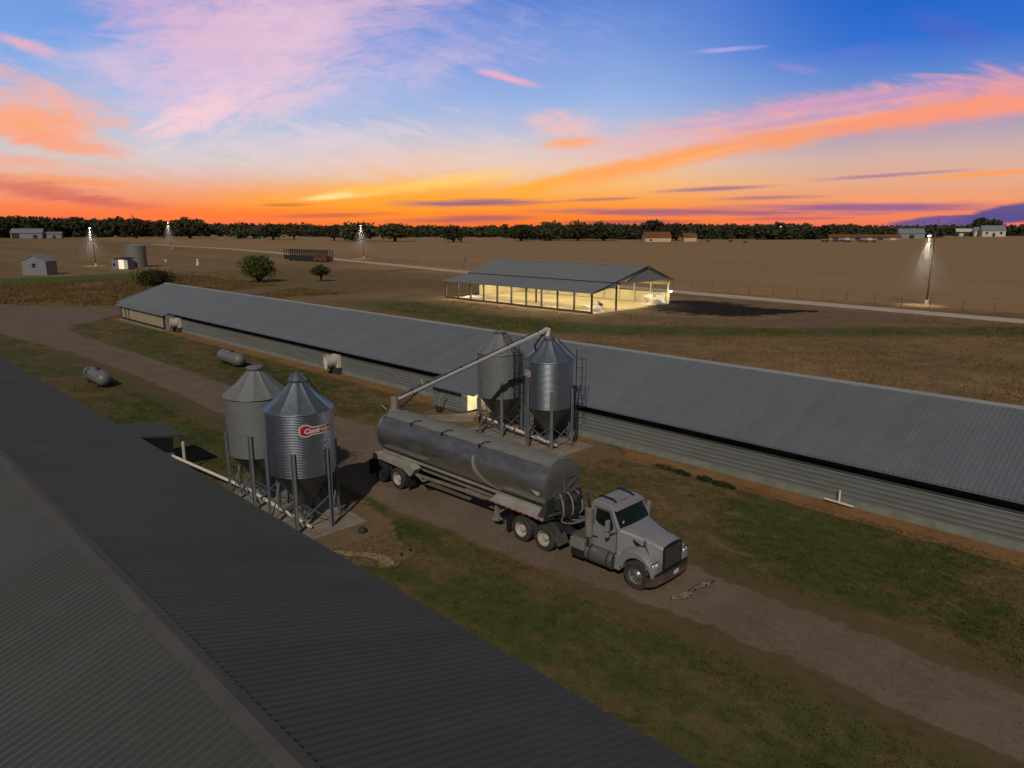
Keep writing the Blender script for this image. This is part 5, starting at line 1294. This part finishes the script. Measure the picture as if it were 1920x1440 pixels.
# ------------------------------------------------------------------ far buildings
m_rroof = M('rusty_roof', (.20, .075, .035), .8, 0, .2, .1)
m_bw = M('farm_white', (.62, .60, .54), .6, 0, .06, .3)
m_bcream = M('farm_cream', (.62, .50, .30), .7, 0, .06, .3)
m_bgrey = M('farm_grey', (.27, .28, .30), .6, .1, .08, .3)
def gable_house(name, label, cat, loc, rz, L, W, h, hr, wall, roof, front=None, group=None, windows=()):
    t = thing(name, label, cat, loc, rz, group)
    MB().box(-L / 2, L / 2, -W / 2, W / 2, 0, h).build('wall', wall, t)
    MB().prism([(-W / 2, h), (W / 2, h), (0, hr - .2)], 'x', -L / 2 + .02, L / 2 - .02).build('gable', front or wall, t)
    for s in (-1, 1):
        MB().hexa([(-L / 2 - .5, 0, hr - .1), (L / 2 + .5, 0, hr - .1), (L / 2 + .5, s * (W / 2 + .7), h - .15), (-L / 2 - .5, s * (W / 2 + .7), h - .15)], [(-L / 2 - .5, 0, hr + .15), (L / 2 + .5, 0, hr + .15), (L / 2 + .5, s * (W / 2 + .7), h + .1), (-L / 2 - .5, s * (W / 2 + .7), h + .1)]).build('roof_panel', roof, t)
    for (face, u, z, w_, hh, mm) in windows:
        if face == 'f': MB().box(u - w_ / 2, u + w_ / 2, -W / 2 - .06, -W / 2 - .01, z, z + hh).build('window' if mm is m_glass else 'door', mm, t)
        else: MB().box(L / 2 + .01, L / 2 + .06, u - w_ / 2, u + w_ / 2, z, z + hh).build('window' if mm is m_glass else 'door', mm, t)
    return t
p = az_pt(1258, 585 / 1.0); 
gable_house('field_barn', 'far cream walled barn with rusty roof and white gable in the tan field', 'barn', (-350, 528, 0), R(46), 22, 13, 3.6, 8.2, m_bcream, m_rroof, m_bw, None, (('e', 0, 0, 3.6, 3.4, m_dark), ('f', -6, .6, 2, 1.6, m_dark)))
gable_house('field_barn', 'far rusty roofed tan shed just right of the cream barn', 'barn', (-333, 552, 0), R(46), 11, 10, 3.8, 7.2, m_bcream, m_rroof, m_wood, None, (('e', 0, 0, 3, 3, m_dark),))
gable_house('field_barn', 'far grey metal barn before the trees at the far left', 'barn', (-935, 190, 0), R(68), 29, 19, 6, 10.5, m_bgrey, m_shed_roof, None, None, (('f', -10, 0, 7, 6, m_dark), ('f', 8, 0, 4, 4, m_dark)))
gable_house('field_shed', 'low lean shed joined to the far left grey barn', 'shed', (-925, 213, 0), R(68), 14, 12, 5, 7.0, m_bgrey, m_shed_roof, None, None, (('f', 0, 0, 3, 3, m_dark),))
for i, (u, D, L) in enumerate(((1580, 770, 24), (1622, 772, 24), (1664, 775, 24))):
    p = az_pt(u, D); gable_house('cattle_shed', ['low red roofed cattle shed left of two like it by the far wood', 'low red roofed cattle shed in the middle of the far row', 'low red roofed cattle shed next to the far grey barn'][i], 'shed', (p.x, p.y, 0), R(30), L, 9, 2.6, 5.2, m_bgrey, m_rroof, None, 'low cattle sheds', (('f', -6, .3, 5, 2, m_dark), ('f', 5, .3, 5, 2, m_bw)))
p = az_pt(1708, 905); gable_house('far_barn', 'pale roofed grey barn rising behind the low cattle sheds', 'barn', (p.x, p.y, 0), R(30), 25, 16, 5.5, 10.5, m_bgrey, m_shed_roof, None, None, (('f', 0, 0, 5, 4, m_dark),))
p = az_pt(1862, 1130); gable_house('farmhouse', 'white farmhouse at the far right under the tall oak', 'house', (p.x, p.y, 0), R(26), 26, 16, 7.5, 14, m_bw, m_shed_roof, None, None, (('f', -8, 3, 2.4, 3, m_glass), ('f', 0, 0, 3, 5, m_dark), ('f', 8, 3, 2.4, 3, m_glass), ('e', 0, 3, 2.4, 3, m_glass)))
p = az_pt(1838, 1140); gable_house('farmhouse', 'small white house left of the farmhouse at the far right', 'house', (p.x, p.y, 0), R(26), 14, 12, 7, 12, m_bw, m_shed_roof, None, None, (('f', 0, 2, 4, 3, m_dark),))
p = az_pt(1812, 1150); gable_house('far_barn', 'long pale roofed shed left of the white houses at the far right', 'barn', (p.x, p.y, 0), R(26), 24, 12, 6, 10, m_steel_dk, m_bw, None, None, (('f', -6, 0, 5, 4, m_bw),))
gable_house('far_barn', 'pale low building far off among the trees behind the pasture on the left', 'barn', (-800, 380, 0), R(55), 40, 14, 5, 8.5, m_bgrey, m_shed_roof, None, None, (('f', -8, 0, 8, 3.6, m_dark), ('f', 8, 0, 8, 3.6, m_dark)))
def util_pole(label, u, D, h):
    p = az_pt(u, D); t = thing('utility_pole', label, 'pole', (p.x, p.y, 0), 0, 'far utility poles')
    MB().tube((0, 0, 0), (0, 0, h), .35, 8, .25).build('pole', m_wood, t); MB().box(-1.6, 1.6, -.2, .2, h - 1.6, h - 1.2).build('crossarm', m_wood, t)
    return t
t = util_pole('far pole with a small white lamp left of the cattle sheds', 1466, 780, 13.5); MB().lathe([(.1, -.5), (.5, 0), (.1, .4)], 8, 'z', (-1.2, 0, 12.6)).build('pole_lamp', EM('far_lamp', (1, .95, .85), 3), t)
util_pole('tall far pole left of the yard lamp on the right', 1733, 1000, 20); util_pole('tall far pole right of the yard lamp on the right', 1758, 1010, 22)

# cattle: one continuous body each
def cow_mesh():
    me = bpy.data.meshes.new('cow')
    J = [((0, 0, 1.15), .42), ((-.75, 0, 1.18), .40), ((.7, 0, 1.2), .40), ((1.15, 0, 1.35), .24), ((1.5, 0, 1.25), .16), ((1.75, 0, 1.08), .11),
         ((.62, .26, .7), .14), ((.62, .27, .05), .08), ((.62, -.26, .7), .14), ((.66, -.27, .05), .08),
         ((-.8, .26, .75), .17), ((-.88, .27, .42), .09), ((-.82, .27, .05), .08), ((-.8, -.26, .75), .17), ((-.86, -.27, .42), .09), ((-.8, -.27, .05), .08), ((-1.15, 0, 1.25), .08), ((-1.22, 0, .65), .05)]
    E_ = [(0, 1), (0, 2), (2, 3), (3, 4), (4, 5), (2, 6), (6, 7), (2, 8), (8, 9), (1, 10), (10, 11), (11, 12), (1, 13), (13, 14), (14, 15), (1, 16), (16, 17)]
    me.from_pydata([j[0] for j in J], E_, []); ob = bpy.data.objects.new('cow', me); C.objects.link(ob)
    sk = ob.modifiers.new('skin', 'SKIN')
    if not me.skin_vertices:
        me.attributes
    sv = me.skin_vertices[0].data if me.skin_vertices else None
    if sv:
        for v, (c, r) in zip(sv, J): v.radius = (r, r)
        sv[0].use_root = True
    ob.modifiers.new('sub', 'SUBSURF').levels = 1
    me2 = bpy.data.meshes.new_from_object(ob.evaluated_get(bpy.context.evaluated_depsgraph_get()))
    bpy.data.objects.remove(ob)
    # ears
    return me2
m_cow = M('black_hide', (.014, .012, .011), .7, 0, .3, 2)
try:
    cm = cow_mesh()
    if len(cm.polygons) < 20: raise RuntimeError
except Exception as ex:
    print('cow fallback', ex); mb = MB(); mb.lathe([(.05, -1.1), (.38, -.95), (.44, 0), (.42, .7), (.2, 1.1), (.14, 1.6), (.03, 1.8)], 12, 'x', (0, 0, 1.15))
    for x, y in ((.6, .25), (.6, -.25), (-.8, .25), (-.8, -.25)): mb.tube((x, y, 0), (x, y, 1.0), .08, 6, .15)
    o = mb.build('cow', m_cow); cm = o.data; bpy.data.objects.remove(o)
cm.materials.clear(); cm.materials.append(m_cow); cm.polygons.foreach_set('use_smooth', [True] * len(cm.polygons))
rnd = random.Random(9)
for i, u in enumerate((1545, 1553, 1566, 1573, 1582, 1588, 1595, 1612, 1618, 1627, 1641, 1329, 1372, 1399)):
    D = 640 + rnd.uniform(-14, 14) if u > 1500 else 590 + rnd.uniform(-20, 20)
    p = az_pt(u, D); o = bpy.data.objects.new('cow', cm); C.objects.link(o); o.location = (p.x, p.y, 0); o.rotation_euler = (0, 0, rnd.choice((R(40), R(220), R(55), R(30), R(200)))); s = rnd.uniform(1.1, 1.35); o.scale = (s, s, s)
    tag(o, 'black cow in the herd standing in the tan field before the low cattle sheds' if u > 1500 else ('lone black cow right of the rusty roofed barns' if u == 1329 else 'black cow grazing in the tan field between the rusty barns and the herd'), 'cow', 'cows in the far field')
